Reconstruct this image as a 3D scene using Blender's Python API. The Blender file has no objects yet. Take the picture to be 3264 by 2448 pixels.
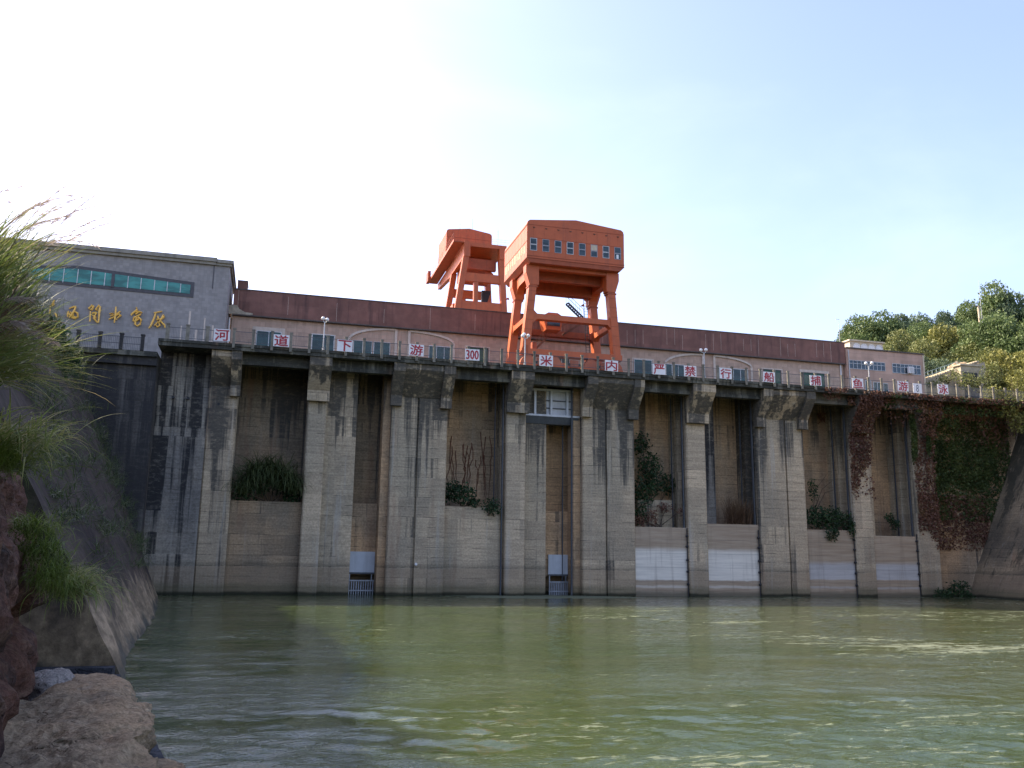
import bpy, math, random
import numpy as np
from mathutils import Vector, Matrix

R = math.radians
sc = bpy.context.scene
COL = sc.collection
rng = np.random.default_rng(7)
random.seed(7)

# ------------------------------------------------------------------ camera
CAM = Vector((0.0, 0.0, 3.5))
FPX, YAW, PIT, ROLL = 2820.0, R(15.27), R(11.19), R(0.81)
fw = Vector((math.sin(YAW) * math.cos(PIT), math.cos(YAW) * math.cos(PIT), math.sin(PIT)))
r0 = Vector((math.cos(YAW), -math.sin(YAW), 0))
u0 = r0.cross(fw)
rt = r0 * math.cos(ROLL) + u0 * math.sin(ROLL)
up = -r0 * math.sin(ROLL) + u0 * math.cos(ROLL)
cam_d = bpy.data.cameras.new("camera")
cam = bpy.data.objects.new("camera", cam_d)
COL.objects.link(cam)
cam.matrix_world = Matrix(((rt.x, up.x, -fw.x, CAM.x), (rt.y, up.y, -fw.y, CAM.y), (rt.z, up.z, -fw.z, CAM.z), (0, 0, 0, 1)))
cam_d.sensor_width = 36.0
cam_d.lens = FPX / 3264.0 * 36.0
cam_d.clip_start = 0.1
cam_d.clip_end = 6000
sc.camera = cam

# ------------------------------------------------------------------ light
SUN_AZ, SUN_EL = -52.0, 41.0          # degrees, azimuth from +Y (negative: to the left)
w = bpy.data.worlds.new("World")
sc.world = w
w.use_nodes = True
nt = w.node_tree
for n in list(nt.nodes):
    nt.nodes.remove(n)
sky = nt.nodes.new("ShaderNodeTexSky")
sky.sky_type = 'NISHITA'
sky.sun_disc = False
sky.sun_elevation = R(SUN_EL)
sky.sun_rotation = R(SUN_AZ)
sky.altitude = 50
sky.air_density = 1.0
sky.dust_density = 2.6
sky.ozone_density = 1.6
bg = nt.nodes.new("ShaderNodeBackground")
bg.inputs['Strength'].default_value = 0.15
wo = nt.nodes.new("ShaderNodeOutputWorld")
wb = nt.nodes.new("ShaderNodeMix")          # slightly warm camera white balance
wb.data_type = 'RGBA'
wb.blend_type = 'MULTIPLY'
wb.inputs[0].default_value = 1.0
wb.inputs[7].default_value = (1.06, 0.95, 1.03, 1)
nt.links.new(sky.outputs[0], wb.inputs[6])
tcw = nt.nodes.new("ShaderNodeTexCoord")      # thin high cloud
mpw = nt.nodes.new("ShaderNodeMapping")
mpw.inputs['Scale'].default_value = (1.6, 1.6, 4.5)
nzw = nt.nodes.new("ShaderNodeTexNoise")
nzw.inputs['Scale'].default_value = 1.3
nzw.inputs['Detail'].default_value = 7
nzw.inputs['Roughness'].default_value = 0.55
nzw.inputs['Distortion'].default_value = 0.6
mrw = nt.nodes.new("ShaderNodeMapRange")
mrw.interpolation_type = 'SMOOTHSTEP'
mrw.inputs['From Min'].default_value = 0.42
mrw.inputs['From Max'].default_value = 0.72
mrw.inputs['To Max'].default_value = 0.07
clw = nt.nodes.new("ShaderNodeMix")
clw.data_type = 'RGBA'
clw.inputs[7].default_value = (5.4, 5.5, 5.8, 1)
nt.links.new(tcw.outputs['Generated'], mpw.inputs['Vector'])
nt.links.new(mpw.outputs[0], nzw.inputs['Vector'])
nt.links.new(nzw.outputs['Fac'], mrw.inputs['Value'])
nt.links.new(mrw.outputs[0], clw.inputs[0])
nt.links.new(wb.outputs[2], clw.inputs[6])
nt.links.new(clw.outputs[2], bg.inputs['Color'])
nt.links.new(bg.outputs[0], wo.inputs['Surface'])
sd = bpy.data.lights.new("sun", 'SUN')
sd.energy = 4.2
sd.angle = R(0.8)
sd.color = (1.0, 0.87, 0.68)
sun = bpy.data.objects.new("sun", sd)
COL.objects.link(sun)
tosun = Vector((math.sin(R(SUN_AZ)) * math.cos(R(SUN_EL)), math.cos(R(SUN_AZ)) * math.cos(R(SUN_EL)), math.sin(R(SUN_EL))))
sun.rotation_euler = tosun.to_track_quat('Z', 'Y').to_euler()
sun.location = tosun * 300
sc.view_settings.view_transform = 'Standard'
sc.view_settings.look = 'None'
sc.view_settings.exposure = 1.47
sc.view_settings.gamma = 1.0
sc.render.engine = 'CYCLES'
sc.cycles.use_denoising = True
sc.cycles.denoiser = 'OPENIMAGEDENOISE'
sc.cycles.denoising_input_passes = 'RGB_ALBEDO_NORMAL'
sc.cycles.denoising_prefilter = 'ACCURATE'
sc.cycles.max_bounces = 6
sc.cycles.transparent_max_bounces = 8

# ------------------------------------------------------------------ helpers
def ray(px, py):
    return rt * ((px - 1632) / FPX) - up * ((py - 1224) / FPX) + fw

def UY(px, py, Y):
    d = ray(px, py)
    return CAM + d * (Y / d.y)

def UZ(px, py, Z):
    d = ray(px, py)
    return CAM + d * ((Z - CAM.z) / d.z)

class MB:
    """collects faces for ONE mesh object"""
    def __init__(s):
        s.v, s.f = [], []
    def poly(s, pts):
        b = len(s.v)
        s.v += [tuple(p) for p in pts]
        s.f.append(tuple(range(b, b + len(pts))))
        return s
    def box(s, x0, x1, y0, y1, z0, z1):
        b = len(s.v)
        s.v += [(x0, y0, z0), (x1, y0, z0), (x1, y1, z0), (x0, y1, z0), (x0, y0, z1), (x1, y0, z1), (x1, y1, z1), (x0, y1, z1)]
        for q in ((0, 3, 2, 1), (4, 5, 6, 7), (0, 1, 5, 4), (1, 2, 6, 5), (2, 3, 7, 6), (3, 0, 4, 7)):
            s.f.append(tuple(b + i for i in q))
        return s
    def prism(s, pts, a0, a1, axis='z'):
        """2-D outline pulled along an axis: z -> (x,y); y -> (x,z); x -> (y,z)"""
        def P(p, a):
            return {'z': (p[0], p[1], a), 'y': (p[0], a, p[1]), 'x': (a, p[0], p[1])}[axis]
        n, b = len(pts), len(s.v)
        s.v += [P(p, a0) for p in pts] + [P(p, a1) for p in pts]
        s.f.append(tuple(range(b, b + n)))
        s.f.append(tuple(range(b + 2 * n - 1, b + n - 1, -1)))
        for i in range(n):
            j = (i + 1) % n
            s.f.append((b + i, b + n + i, b + n + j, b + j))
        return s
    def bar(s, p0, p1, w, h, upv=(0, 0, 1)):
        p0, p1 = Vector(p0), Vector(p1)
        d = (p1 - p0).normalized()
        a = d.cross(Vector(upv))
        if a.length < 1e-4:
            a = d.cross(Vector((1, 0, 0)))
        a.normalize()
        c = a.cross(d)
        return s.taper(p0, p1, [(a, c, w, h), (a, c, w, h)])
    def taper(s, p0, p1, secs):
        b = len(s.v)
        for p, (a, c, w_, h_) in zip((p0, p1), secs):
            for sx, sz in ((-1, -1), (1, -1), (1, 1), (-1, 1)):
                s.v.append(tuple(Vector(p) + a * (sx * w_ / 2) + c * (sz * h_ / 2)))
        for q in ((0, 1, 2, 3), (7, 6, 5, 4), (0, 4, 5, 1), (1, 5, 6, 2), (2, 6, 7, 3), (3, 7, 4, 0)):
            s.f.append(tuple(b + i for i in q))
        return s
    def tube(s, pts, rad, n=6, cap=True):
        pts = [Vector(p) for p in pts]
        rads = rad if isinstance(rad, (list, tuple)) else [rad] * len(pts)
        b = len(s.v)
        for i, p in enumerate(pts):
            d = (pts[min(i + 1, len(pts) - 1)] - pts[max(i - 1, 0)])
            d.normalize()
            a = d.cross(Vector((0.13, 0.31, 0.94)))
            if a.length < 0.05:
                a = d.cross(Vector((1, 0, 0)))
            a.normalize()
            c = d.cross(a)
            for k in range(n):
                t = 2 * math.pi * k / n
                s.v.append(tuple(p + (a * math.cos(t) + c * math.sin(t)) * rads[i]))
        for i in range(len(pts) - 1):
            for k in range(n):
                k2 = (k + 1) % n
                s.f.append((b + i * n + k, b + i * n + k2, b + (i + 1) * n + k2, b + (i + 1) * n + k))
        if cap:
            s.f.append(tuple(b + k for k in range(n - 1, -1, -1)))
            e = b + (len(pts) - 1) * n
            s.f.append(tuple(e + k for k in range(n)))
        return s
    def ball(s, c, r, n=10, m=6):
        b = len(s.v)
        c = Vector(c)
        for i in range(m + 1):
            ph = math.pi * i / m
            for k in range(n):
                t = 2 * math.pi * k / n
                s.v.append(tuple(c + Vector((math.sin(ph) * math.cos(t), math.sin(ph) * math.sin(t), math.cos(ph))) * r))
        for i in range(m):
            for k in range(n):
                k2 = (k + 1) % n
                s.f.append((b + i * n + k, b + (i + 1) * n + k, b + (i + 1) * n + k2, b + i * n + k2))
        return s
    def build(s, name, mat, parent=None, smooth=False):
        return mesh_obj(name, s.v, s.f, mat, parent, smooth)

def mesh_obj(name, v, f, mat, parent=None, smooth=False, tint=None):
    me = bpy.data.meshes.new(name)
    me.from_pydata(v if isinstance(v, list) else v.tolist(), [], f if isinstance(f, list) else f.tolist())
    if mat:
        me.materials.append(mat)
    if tint is not None:
        at = me.attributes.new("tint", 'FLOAT', 'FACE')
        at.data.foreach_set("value", np.asarray(tint, dtype=np.float32))
    if smooth:
        me.polygons.foreach_set("use_smooth", [True] * len(me.polygons))
    me.update()
    o = bpy.data.objects.new(name, me)
    COL.objects.link(o)
    if parent:
        put(o, parent)
    return o

def put(o, parent):
    """child built in world coordinates under an Empty / object that stands at parent.location"""
    o.parent = parent
    root = parent
    off = Vector(parent.location)
    while root.parent:
        root = root.parent
        off = Vector(root.location)
    o.matrix_parent_inverse = Matrix.Translation(-off) if parent.type == 'EMPTY' else Matrix.Identity(4)

def thing(name, label, cat, loc=(0, 0, 0), group=None):
    o = bpy.data.objects.new(name, None)
    COL.objects.link(o)
    o.location = loc
    o.empty_display_size = 0.3
    return tag(o, label, cat, group)

def tag(o, label=None, cat=None, group=None, kind=None):
    if label: o['label'] = label
    if cat: o['category'] = cat
    if group: o['group'] = group
    if kind: o['kind'] = kind
    return o

def copy_tree(o, parent=None):
    c = o.copy()
    COL.objects.link(c)
    if parent: c.parent = parent
    for ch in list(o.children):
        copy_tree(ch, c)
    return c

# ------------------------------------------------------------------ materials
class NT:
    def __init__(s, name):
        s.m = bpy.data.materials.new(name)
        s.m.use_nodes = True
        s.t = s.m.node_tree
        s.b = s.t.nodes["Principled BSDF"]
        s.geo = s.t.nodes.new("ShaderNodeNewGeometry")
        s.pos = s.geo.outputs['Position']
    def n(s, typ, **k):
        x = s.t.nodes.new(typ)
        for a, v in k.items():
            setattr(x, a, v)
        return x
    def l(s, a, b):
        s.t.links.new(a, b)
    def put(s, inp, v):
        if hasattr(v, 'is_linked') or isinstance(v, bpy.types.NodeSocket):
            s.l(v, inp)
        else:
            inp.default_value = v
    def mapped(s, scale, loc=(0, 0, 0), src=None):
        m = s.n("ShaderNodeMapping")
        m.inputs['Scale'].default_value = scale
        m.inputs['Location'].default_value = loc
        s.l(src or s.pos, m.inputs['Vector'])
        return m.outputs[0]
    def noise(s, scale, loc=(0, 0, 0), detail=4, rough=0.55, src=None, dist=0.0):
        x = s.n("ShaderNodeTexNoise")
        x.inputs['Scale'].default_value = 1.0
        x.inputs['Detail'].default_value = detail
        x.inputs['Roughness'].default_value = rough
        x.inputs['Distortion'].default_value = dist
        sc_ = scale if isinstance(scale, tuple) else (scale,) * 3
        s.l(s.mapped(sc_, loc, src), x.inputs['Vector'])
        return x.outputs['Fac']
    def ramp(s, v, a, b, lo=0.0, hi=1.0):
        x = s.n("ShaderNodeMapRange", interpolation_type='SMOOTHSTEP')
        x.inputs['From Min'].default_value = a
        x.inputs['From Max'].default_value = b
        x.inputs['To Min'].default_value = lo
        x.inputs['To Max'].default_value = hi
        s.l(v, x.inputs['Value'])
        return x.outputs[0]
    def math(s, op, a, b=None):
        x = s.n("ShaderNodeMath", operation=op)
        s.put(x.inputs[0], a)
        if b is not None:
            s.put(x.inputs[1], b)
        return x.outputs[0]
    def mix(s, f, a, b, blend='MIX'):
        x = s.n("ShaderNodeMix", data_type='RGBA', blend_type=blend)
        s.put(x.inputs[0], f)
        for i, v in ((6, a), (7, b)):
            if isinstance(v, tuple):
                x.inputs[i].default_value = v if len(v) == 4 else v + (1,)
            else:
                s.l(v, x.inputs[i])
        return x.outputs[2]
    def sep(s, src=None):
        x = s.n("ShaderNodeSeparateXYZ")
        s.l(src or s.pos, x.inputs[0])
        return x.outputs
    def attr(s, name):
        x = s.n("ShaderNodeAttribute")
        x.attribute_name = name
        return x.outputs['Fac']
    def bump(s, h, strength=0.3, dist=0.05):
        x = s.n("ShaderNodeBump")
        x.inputs['Strength'].default_value = strength
        x.inputs['Distance'].default_value = dist
        s.l(h, x.inputs['Height'])
        s.l(x.outputs[0], s.b.inputs['Normal'])
    def out(s, color, rough=0.8, metal=0.0, spec=0.3):
        if isinstance(color, tuple):
            s.b.inputs['Base Color'].default_value = color if len(color) == 4 else color + (1,)
        else:
            s.l(color, s.b.inputs['Base Color'])
        s.put(s.b.inputs['Roughness'], rough)
        s.b.inputs['Metallic'].default_value = metal
        s.b.inputs['Specular IOR Level'].default_value = spec
        return s.m

def concrete(name, c1, c2, stain=1.0, top0=12.0, top1=21.0, light=0.35, seed=0.0, flood=True, stainc=(0.022, 0.024, 0.022), base_stain=0.0):
    t = NT(name)
    x, y, z = t.sep()
    col = t.mix(t.ramp(t.noise((0.22, 0.22, 0.13), (seed, 0, 0), 5, 0.6), 0.38, 0.62), c1, c2)
    # one pour differs from the next
    lift = t.math('FLOOR', t.math('MULTIPLY', t.math('ADD', z, 0.3), 1 / 1.9))
    wn = t.n("ShaderNodeTexWhiteNoise", noise_dimensions='2D')
    cmb = t.n("ShaderNodeCombineXYZ")
    t.l(lift, cmb.inputs[0])
    t.l(t.math('FLOOR', t.math('MULTIPLY', x, 0.33)), cmb.inputs[1])
    t.l(cmb.outputs[0], wn.inputs['Vector'])
    col = t.mix(1.0, col, t.mix(wn.outputs['Value'], (0.80, 0.80, 0.80), (1.12, 1.10, 1.06)), 'MULTIPLY')
    # board marks
    bd = t.noise((0.35, 0.35, 6.0), (seed, 0, 0), 3, 0.7)
    col = t.mix(1.0, col, t.mix(t.ramp(bd, 0.35, 0.68), (0.84, 0.84, 0.84), (1.08, 1.08, 1.08)), 'MULTIPLY')
    gr = t.noise(5.5, (seed, 3, 0), 4, 0.75)
    col = t.mix(1.0, col, t.mix(t.ramp(gr, 0.34, 0.66), (0.80, 0.79, 0.78), (1.15, 1.15, 1.15)), 'MULTIPLY')
    jf = t.math('FRACT', t.math('MULTIPLY', t.math('ADD', z, 0.3), 1 / 0.95))
    jn = t.math('MULTIPLY', t.math('LESS_THAN', jf, 0.05), t.ramp(t.noise((0.9, 0.9, 0.4), (5, seed, 0), 3), 0.45, 0.6))
    col = t.mix(t.math('MULTIPLY', jn, 0.75), col, (0.055, 0.048, 0.036))
    # pale lime runs
    lm = t.ramp(t.noise((1.5, 1.5, 0.055), (seed + 9, 0, 0), 4, 0.6), 0.56, 0.70)
    col = t.mix(t.math('MULTIPLY', lm, light), col, (0.42, 0.41, 0.36))
    # rusty tint
    ru = t.ramp(t.noise((0.7, 0.7, 0.06), (seed + 31, 0, 0), 4, 0.6), 0.57, 0.70)
    col = t.mix(t.math('MULTIPLY', ru, 0.35), col, (0.22, 0.12, 0.075))
    # black algae runs, heavier towards the top
    n1 = t.noise((0.62, 0.62, 0.022), (seed + 17, 0, 0), 5, 0.6)
    n2 = t.noise((2.4, 2.4, 0.040), (seed + 40, 0, 0), 4, 0.65)
    h = t.ramp(z, top0, top1, base_stain, 1.0)
    k = t.math('ADD', t.math('ADD', n1, t.math('MULTIPLY', n2, 0.40)), t.math('MULTIPLY', h, 0.20))
    k = t.math('ADD', k, t.math('MULTIPLY', t.math('SUBTRACT', wn.outputs['Value'], 0.5), 0.10))
    al = t.ramp(k, 0.79, 0.89)
    edge = t.noise((1.6, 1.6, 3.5), (seed, 8, 1), 5, 0.75)
    al = t.math('MULTIPLY', al, t.ramp(edge, 0.30, 0.52, 0.55, 1.0))
    col = t.mix(t.math('MULTIPLY', al, 0.93 * stain), col, stainc)
    if flood:
        zz = t.math('ADD', z, t.math('MULTIPLY', t.math('SUBTRACT', t.noise((0.5, 0.5, 0.5), (seed, 2, 2), 4), 0.5), 0.35))
        band = t.math('MULTIPLY', t.ramp(zz, 2.42, 2.55, 1.0, 0.0), 0.45)
        col = t.mix(band, col, (0.24, 0.18, 0.115))
        line = t.math('MULTIPLY', t.ramp(zz, 2.45, 2.6, 0.0, 1.0), t.ramp(zz, 2.62, 3.1, 1.0, 0.0))
        col = t.mix(t.math('MULTIPLY', line, 0.40), col, (0.06, 0.055, 0.04))
        wet = t.ramp(zz, 0.55, 1.3, 1.0, 0.0)
        col = t.mix(t.math('MULTIPLY', wet, 0.55), col, (0.085, 0.085, 0.045))
        wet2 = t.ramp(zz, 0.12, 0.42, 1.0, 0.0)
        col = t.mix(t.math('MULTIPLY', wet2, 0.85), col, (0.012, 0.016, 0.010))
    hb = t.math('ADD', t.math('MULTIPLY', bd, 0.5), t.math('MULTIPLY', gr, 0.6))
    t.bump(hb, 0.6, 0.06)
    return t.out(col, 0.92, 0, 0.2)

def plain(name, c, rough=0.6, metal=0.0, var=0.18, sc_=3.0, spec=0.4, dirt=0.0, dirtc=(0.05, 0.045, 0.04), streak=True):
    t = NT(name)
    f = t.noise(sc_, (1, 2, 3), 5, 0.65)
    lo = tuple(v * (1 - var) for v in c)
    hi = tuple(min(1, v * (1 + var)) for v in c)
    col = t.mix(t.ramp(f, 0.3, 0.7), lo, hi)
    if dirt > 0:
        s_ = (1.3, 1.3, 0.10) if streak else (0.9, 0.9, 0.9)
        d = t.ramp(t.noise(s_, (4, 4, 4), 5, 0.65), 0.50, 0.68)
        col = t.mix(t.math('MULTIPLY', d, dirt), col, dirtc)
    t.bump(f, 0.12, 0.02)
    return t.out(col, rough, metal, spec)

def tiles(name, c, cell, line=0.8, dirt=0.25, var=0.14, dirtc=(0.07, 0.06, 0.055), fine=None):
    """wall cladding: cells with thin darker joints"""
    t = NT(name)
    x, y, z = t.sep()
    def joint(v, s, wdt):
        fr = t.math('FRACT', t.math('MULTIPLY', v, 1.0 / s))
        return t.math('LESS_THAN', fr, wdt / s)
    f = t.noise(0.7, (1, 5, 2), 5, 0.65)
    col = t.mix(t.ramp(f, 0.3, 0.7), tuple(v * (1 - var) for v in c), tuple(v * (1 + var) for v in c))
    wn = t.n("ShaderNodeTexWhiteNoise", noise_dimensions='3D')
    cmb = t.n("ShaderNodeCombineXYZ")
    t.l(t.math('FLOOR', t.math('MULTIPLY', t.math('ADD', x, y), 1 / (fine or cell[0]))), cmb.inputs[0])
    t.l(t.math('FLOOR', t.math('MULTIPLY', z, 1 / (fine or cell[1]))), cmb.inputs[1])
    t.l(cmb.outputs[0], wn.inputs['Vector'])
    col = t.mix(1.0, col, t.mix(wn.outputs['Value'], (0.88, 0.88, 0.88), (1.1, 1.1, 1.1)), 'MULTIPLY')
    j = t.math('MAXIMUM', joint(t.math('ADD', x, y), cell[0], 0.045), joint(z, cell[1], 0.045))
    col = t.mix(t.math('MULTIPLY', j, line), col, tuple(v * 0.45 for v in c))
    d = t.ramp(t.noise((1.2, 1.2, 0.09), (4, 4, 4), 5, 0.65), 0.50, 0.70)
    col = t.mix(t.math('MULTIPLY', d, dirt), col, dirtc)
    return t.out(col, 0.75, 0, 0.35)

M = {}
M['pier'] = concrete('pier_concrete', (0.505, 0.410, 0.280), (0.380, 0.325, 0.232), 0.95, 8.0, 21.0, 0.45, 0.0, True, (0.055, 0.055, 0.050), 0.22)
M['pier_clean'] = concrete('narrow_pier_concrete', (0.525, 0.428, 0.295), (0.405, 0.345, 0.245), 0.75, 13.0, 25.0, 0.45, 7.0, True, (0.045, 0.046, 0.040))
M['bay'] = concrete('bay_concrete', (0.520, 0.345, 0.195), (0.360, 0.270, 0.175), 0.9, 13.0, 24.0, 0.12, 50.0, True, (0.055, 0.053, 0.048))
M['bayleft'] = concrete('left_bay_concrete', (0.36, 0.265, 0.165), (0.250, 0.205, 0.145), 0.95, 9.0, 21.0, 0.10, 80.0, True, (0.052, 0.051, 0.048))  # darker, duller concrete for the two left bays
M['deck'] = concrete('deck_concrete', (0.190, 0.180, 0.138), (0.125, 0.126, 0.104), 0.8, 12.0, 23.0, 0.25, 20.0, False)
M['abut'] = concrete('abutment_concrete', (0.34, 0.31, 0.25), (0.20, 0.19, 0.17), 1.0, 3.0, 17.0, 0.35, 33.0, True, (0.020, 0.021, 0.023), 0.35)
M['dark'] = concrete('mossy_wall_concrete', (0.120, 0.112, 0.100), (0.075, 0.072, 0.068), 0.9, 3.0, 15.0, 0.12, 63.0, False, (0.034, 0.034, 0.035), 0.5)
M['bank'] = concrete('bank_concrete', (0.30, 0.235, 0.150), (0.165, 0.14, 0.10), 0.85, 4.0, 20.0, 0.20, 91.0, True, (0.050, 0.048, 0.034), 0.25)
M['post'] = plain('post_concrete', (0.20, 0.185, 0.145), 0.9, 0, 0.25, 2.0, 0.2, 0.55, (0.04, 0.042, 0.035))
M['orange'] = plain('orange_crane_paint', (0.46, 0.104, 0.030), 0.5, 0, 0.10, 0.8, 0.4, 0.32, (0.20, 0.065, 0.035))
M['orange_dk'] = plain('faded_crane_paint', (0.33, 0.080, 0.032), 0.6, 0, 0.12, 1.5, 0.3, 0.35, (0.12, 0.04, 0.03))
M['fademark'] = plain('faded_pale_paint', (0.52, 0.27, 0.17), 0.7, 0, 0.35, 5.0, 0.3, 0.5, (0.47, 0.14, 0.06), False)
M['black'] = plain('black_iron', (0.02, 0.02, 0.022), 0.5, 0, 0.1)
M['gatesteel'] = plain('pale_gate_steel', (0.52, 0.54, 0.55), 0.5, 0, 0.08, 2.0, 0.4, 0.30, (0.22, 0.20, 0.17))
M['steel'] = plain('grey_steel', (0.32, 0.34, 0.36), 0.55, 0.1, 0.18, 2.0, 0.4, 0.45, (0.09, 0.075, 0.06))
M['steel_dk'] = plain('dark_guide_steel', (0.075, 0.085, 0.095), 0.55, 0.2, 0.15, 2.0, 0.4, 0.3, (0.04, 0.03, 0.025))
M['gatepaint'] = plain('blue_grey_gate_paint', (0.48, 0.51, 0.53), 0.5, 0, 0.06, 1.0, 0.4, 0.22, (0.14, 0.13, 0.11))
M['white'] = plain('white_paint', (0.72, 0.72, 0.70), 0.5, 0, 0.05, 2.0, 0.4, 0.12, (0.35, 0.30, 0.25))
M['signwhite'] = plain('sign_white', (0.74, 0.72, 0.70), 0.5, 0, 0.05, 2.0, 0.4, 0.22, (0.42, 0.36, 0.32))
M['red'] = plain('sign_red', (0.36, 0.020, 0.028), 0.5, 0, 0.15, 2.0, 0.4, 0.2, (0.25, 0.05, 0.05))
M['greyink'] = plain('grey_ink', (0.10, 0.11, 0.14), 0.5)
M['greytile'] = tiles('grey_wall_tile', (0.285, 0.268, 0.248), (1.2, 0.6), 0.18, 0.18, 0.08, (0.14, 0.14, 0.15), 0.3)
M['greytrim'] = plain('grey_cornice', (0.28, 0.26, 0.21), 0.8, 0, 0.12, 2.0, 0.3, 0.35)
M['darkframe'] = plain('dark_window_frame', (0.075, 0.072, 0.075), 0.6)
M['beige'] = tiles('beige_wall_tile', (0.46, 0.325, 0.24), (1.65, 0.95), 0.35, 0.22, 0.07, (0.17, 0.12, 0.09), 0.4)
M['beigetrim'] = plain('beige_trim', (0.58, 0.49, 0.40), 0.8, 0, 0.1, 2.0, 0.3, 0.25, (0.2, 0.16, 0.13))
M['maroon'] = tiles('maroon_panel', (0.195, 0.095, 0.072), (1.05, 30.0), 0.0, 0.60, 0.16, (0.060, 0.032, 0.030), 1.05)
M['pink'] = tiles('pink_render', (0.47, 0.315, 0.235), (30.0, 1.6), 0.35, 0.30, 0.10, (0.18, 0.13, 0.11), 2.0)
M['cream'] = plain('cream_render', (0.55, 0.46, 0.33), 0.8, 0, 0.1, 2.0, 0.3, 0.3, (0.3, 0.24, 0.18))
M['roofgrey'] = plain('roof_felt', (0.10, 0.085, 0.075), 0.9)
M['greendoor'] = plain('green_door_paint', (0.02, 0.075, 0.045), 0.5)
M['whiteframe'] = plain('white_frame', (0.55, 0.57, 0.56), 0.5)
M['gold'] = plain('gold_lettering', (0.85, 0.50, 0.09), 0.4, 0.1, 0.12, 3.0, 0.5)
M['rust'] = plain('rust', (0.14, 0.06, 0.035), 0.8, 0, 0.3, 3.0)
M['globe'] = plain('lamp_globe', (0.80, 0.78, 0.74), 0.25, 0, 0.02)
M['pole'] = plain('galvanised_pole', (0.45, 0.46, 0.45), 0.45, 0.2, 0.08)
M['handrail'] = plain('handrail_paint', (0.42, 0.50, 0.44), 0.5)
M['stucco'] = plain('pale_stone_wall', (0.43, 0.37, 0.26), 0.9, 0, 0.25, 0.9, 0.2, 0.45, (0.14, 0.13, 0.09), False)
M['barewall'] = plain('bare_plaster', (0.40, 0.35, 0.26), 0.9, 0, 0.25, 1.5, 0.2, 0.3)

def glass(name, c, rough=0.06, spec=0.6):
    t = NT(name)
    f = t.noise((0.5, 0.5, 1.4), (2, 2, 2), 3)
    col = t.mix(t.ramp(f, 0.35, 0.65), tuple(v * 0.6 for v in c), tuple(v * 1.25 for v in c))
    return t.out(col, rough, 0, spec)
M['glass_teal'] = glass('teal_glass', (0.050, 0.235, 0.200), 0.2, 0.4)
M['glass_dark'] = glass('dark_window_glass', (0.028, 0.070, 0.070), 0.15, 0.3)
M['glass_blue'] = glass('blue_window_glass', (0.012, 0.035, 0.055), 0.1, 0.5)
M['glass_crane'] = glass('cabin_window_glass', (0.040, 0.062, 0.072), 0.2, 0.3)

def sill_paint(name, bandc, lo, hi, seed):
    """painted stop-log face: silt above and below a band of paler paint (real layers left by the water)"""
    t = NT(name)
    x, y, z = t.sep()
    n1 = t.noise((0.6, 0.6, 0.6), (seed, 0, 0), 4)
    zz = t.math('ADD', z, t.math('MULTIPLY', t.math('SUBTRACT', n1, 0.5), 0.35))
    bd = t.noise((0.25, 0.25, 5.0), (seed, 0, 3), 4, 0.7)
    tan = t.mix(t.ramp(bd, 0.3, 0.7), (0.30, 0.225, 0.15), (0.41, 0.33, 0.23))
    pal = t.mix(t.ramp(bd, 0.3, 0.7), tuple(v * 0.86 for v in bandc), tuple(v * 1.08 for v in bandc))
    f = t.math('MULTIPLY', t.ramp(zz, lo, lo + 0.18), t.ramp(zz, hi, hi + 0.7, 1.0, 0.0))
    col = t.mix(f, tan, pal)
    lowp = t.math('MULTIPLY', t.ramp(zz, 0.75, 0.9), t.ramp(zz, 1.0, 1.12, 1.0, 0.0))
    col = t.mix(t.math('MULTIPLY', lowp, 0.45), col, bandc)
    wet = t.ramp(zz, 0.15, 0.75, 1.0, 0.0)
    col = t.mix(t.math('MULTIPLY', wet, 0.75), col, (0.075, 0.075, 0.05))
    jf = t.math('FRACT', t.math('MULTIPLY', z, 1 / 1.43))
    col = t.mix(t.math('MULTIPLY', t.math('LESS_THAN', jf, 0.03), 0.4), col, (0.13, 0.12, 0.10))
    st = t.ramp(t.noise((1.6, 1.6, 0.10), (seed, 7, 0), 5, 0.65), 0.52, 0.68)
    col = t.mix(t.math('MULTIPLY', st, 0.28), col, (0.15, 0.11, 0.075))
    t.bump(bd, 0.15, 0.03)
    return t.out(col, 0.7, 0, 0.3)
M['sillwhite'] = sill_paint('white_painted_sill', (0.70, 0.66, 0.555), 1.5, 4.35, 3.0)
M['sillgrey'] = sill_paint('blue_grey_painted_sill', (0.46, 0.445, 0.415), 1.7, 3.2, 13.0)

def leafmat(name, dark, mid, light, trans=0.25, rough=0.55):
    t = NT(name)
    a = t.attr("tint")
    big = t.noise(0.55, (0, 0, 0), 2, src=t.n("ShaderNodeTexCoord").outputs['Object'])
    v = t.math('ADD', t.math('MULTIPLY', a, 0.65), t.math('MULTIPLY', t.ramp(big, 0.3, 0.7), 0.35))
    r_ = t.n("ShaderNodeValToRGB")
    cr = r_.color_ramp
    cr.elements[0].color = dark + (1,)
    cr.elements[1].color = light + (1,)
    e = cr.elements.new(0.5)
    e.color = mid + (1,)
    t.l(v, r_.inputs[0])
    m = t.out(r_.outputs[0], rough, 0, 0.25)
    tr = t.n("ShaderNodeBsdfTranslucent")
    t.l(r_.outputs[0], tr.inputs['Color'])
    mx = t.n("ShaderNodeMixShader")
    mx.inputs[0].default_value = trans
    t.l(t.b.outputs[0], mx.inputs[1])
    t.l(tr.outputs[0], mx.inputs[2])
    t.l(mx.outputs[0], t.t.nodes["Material Output"].inputs['Surface'])
    return m
M['leaf'] = leafmat('tree_leaf', (0.055, 0.09, 0.032), (0.11, 0.16, 0.055), (0.2, 0.245, 0.085))
M['leaf2'] = leafmat('olive_leaf', (0.085, 0.105, 0.035), (0.16, 0.18, 0.06), (0.26, 0.26, 0.09))
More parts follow.
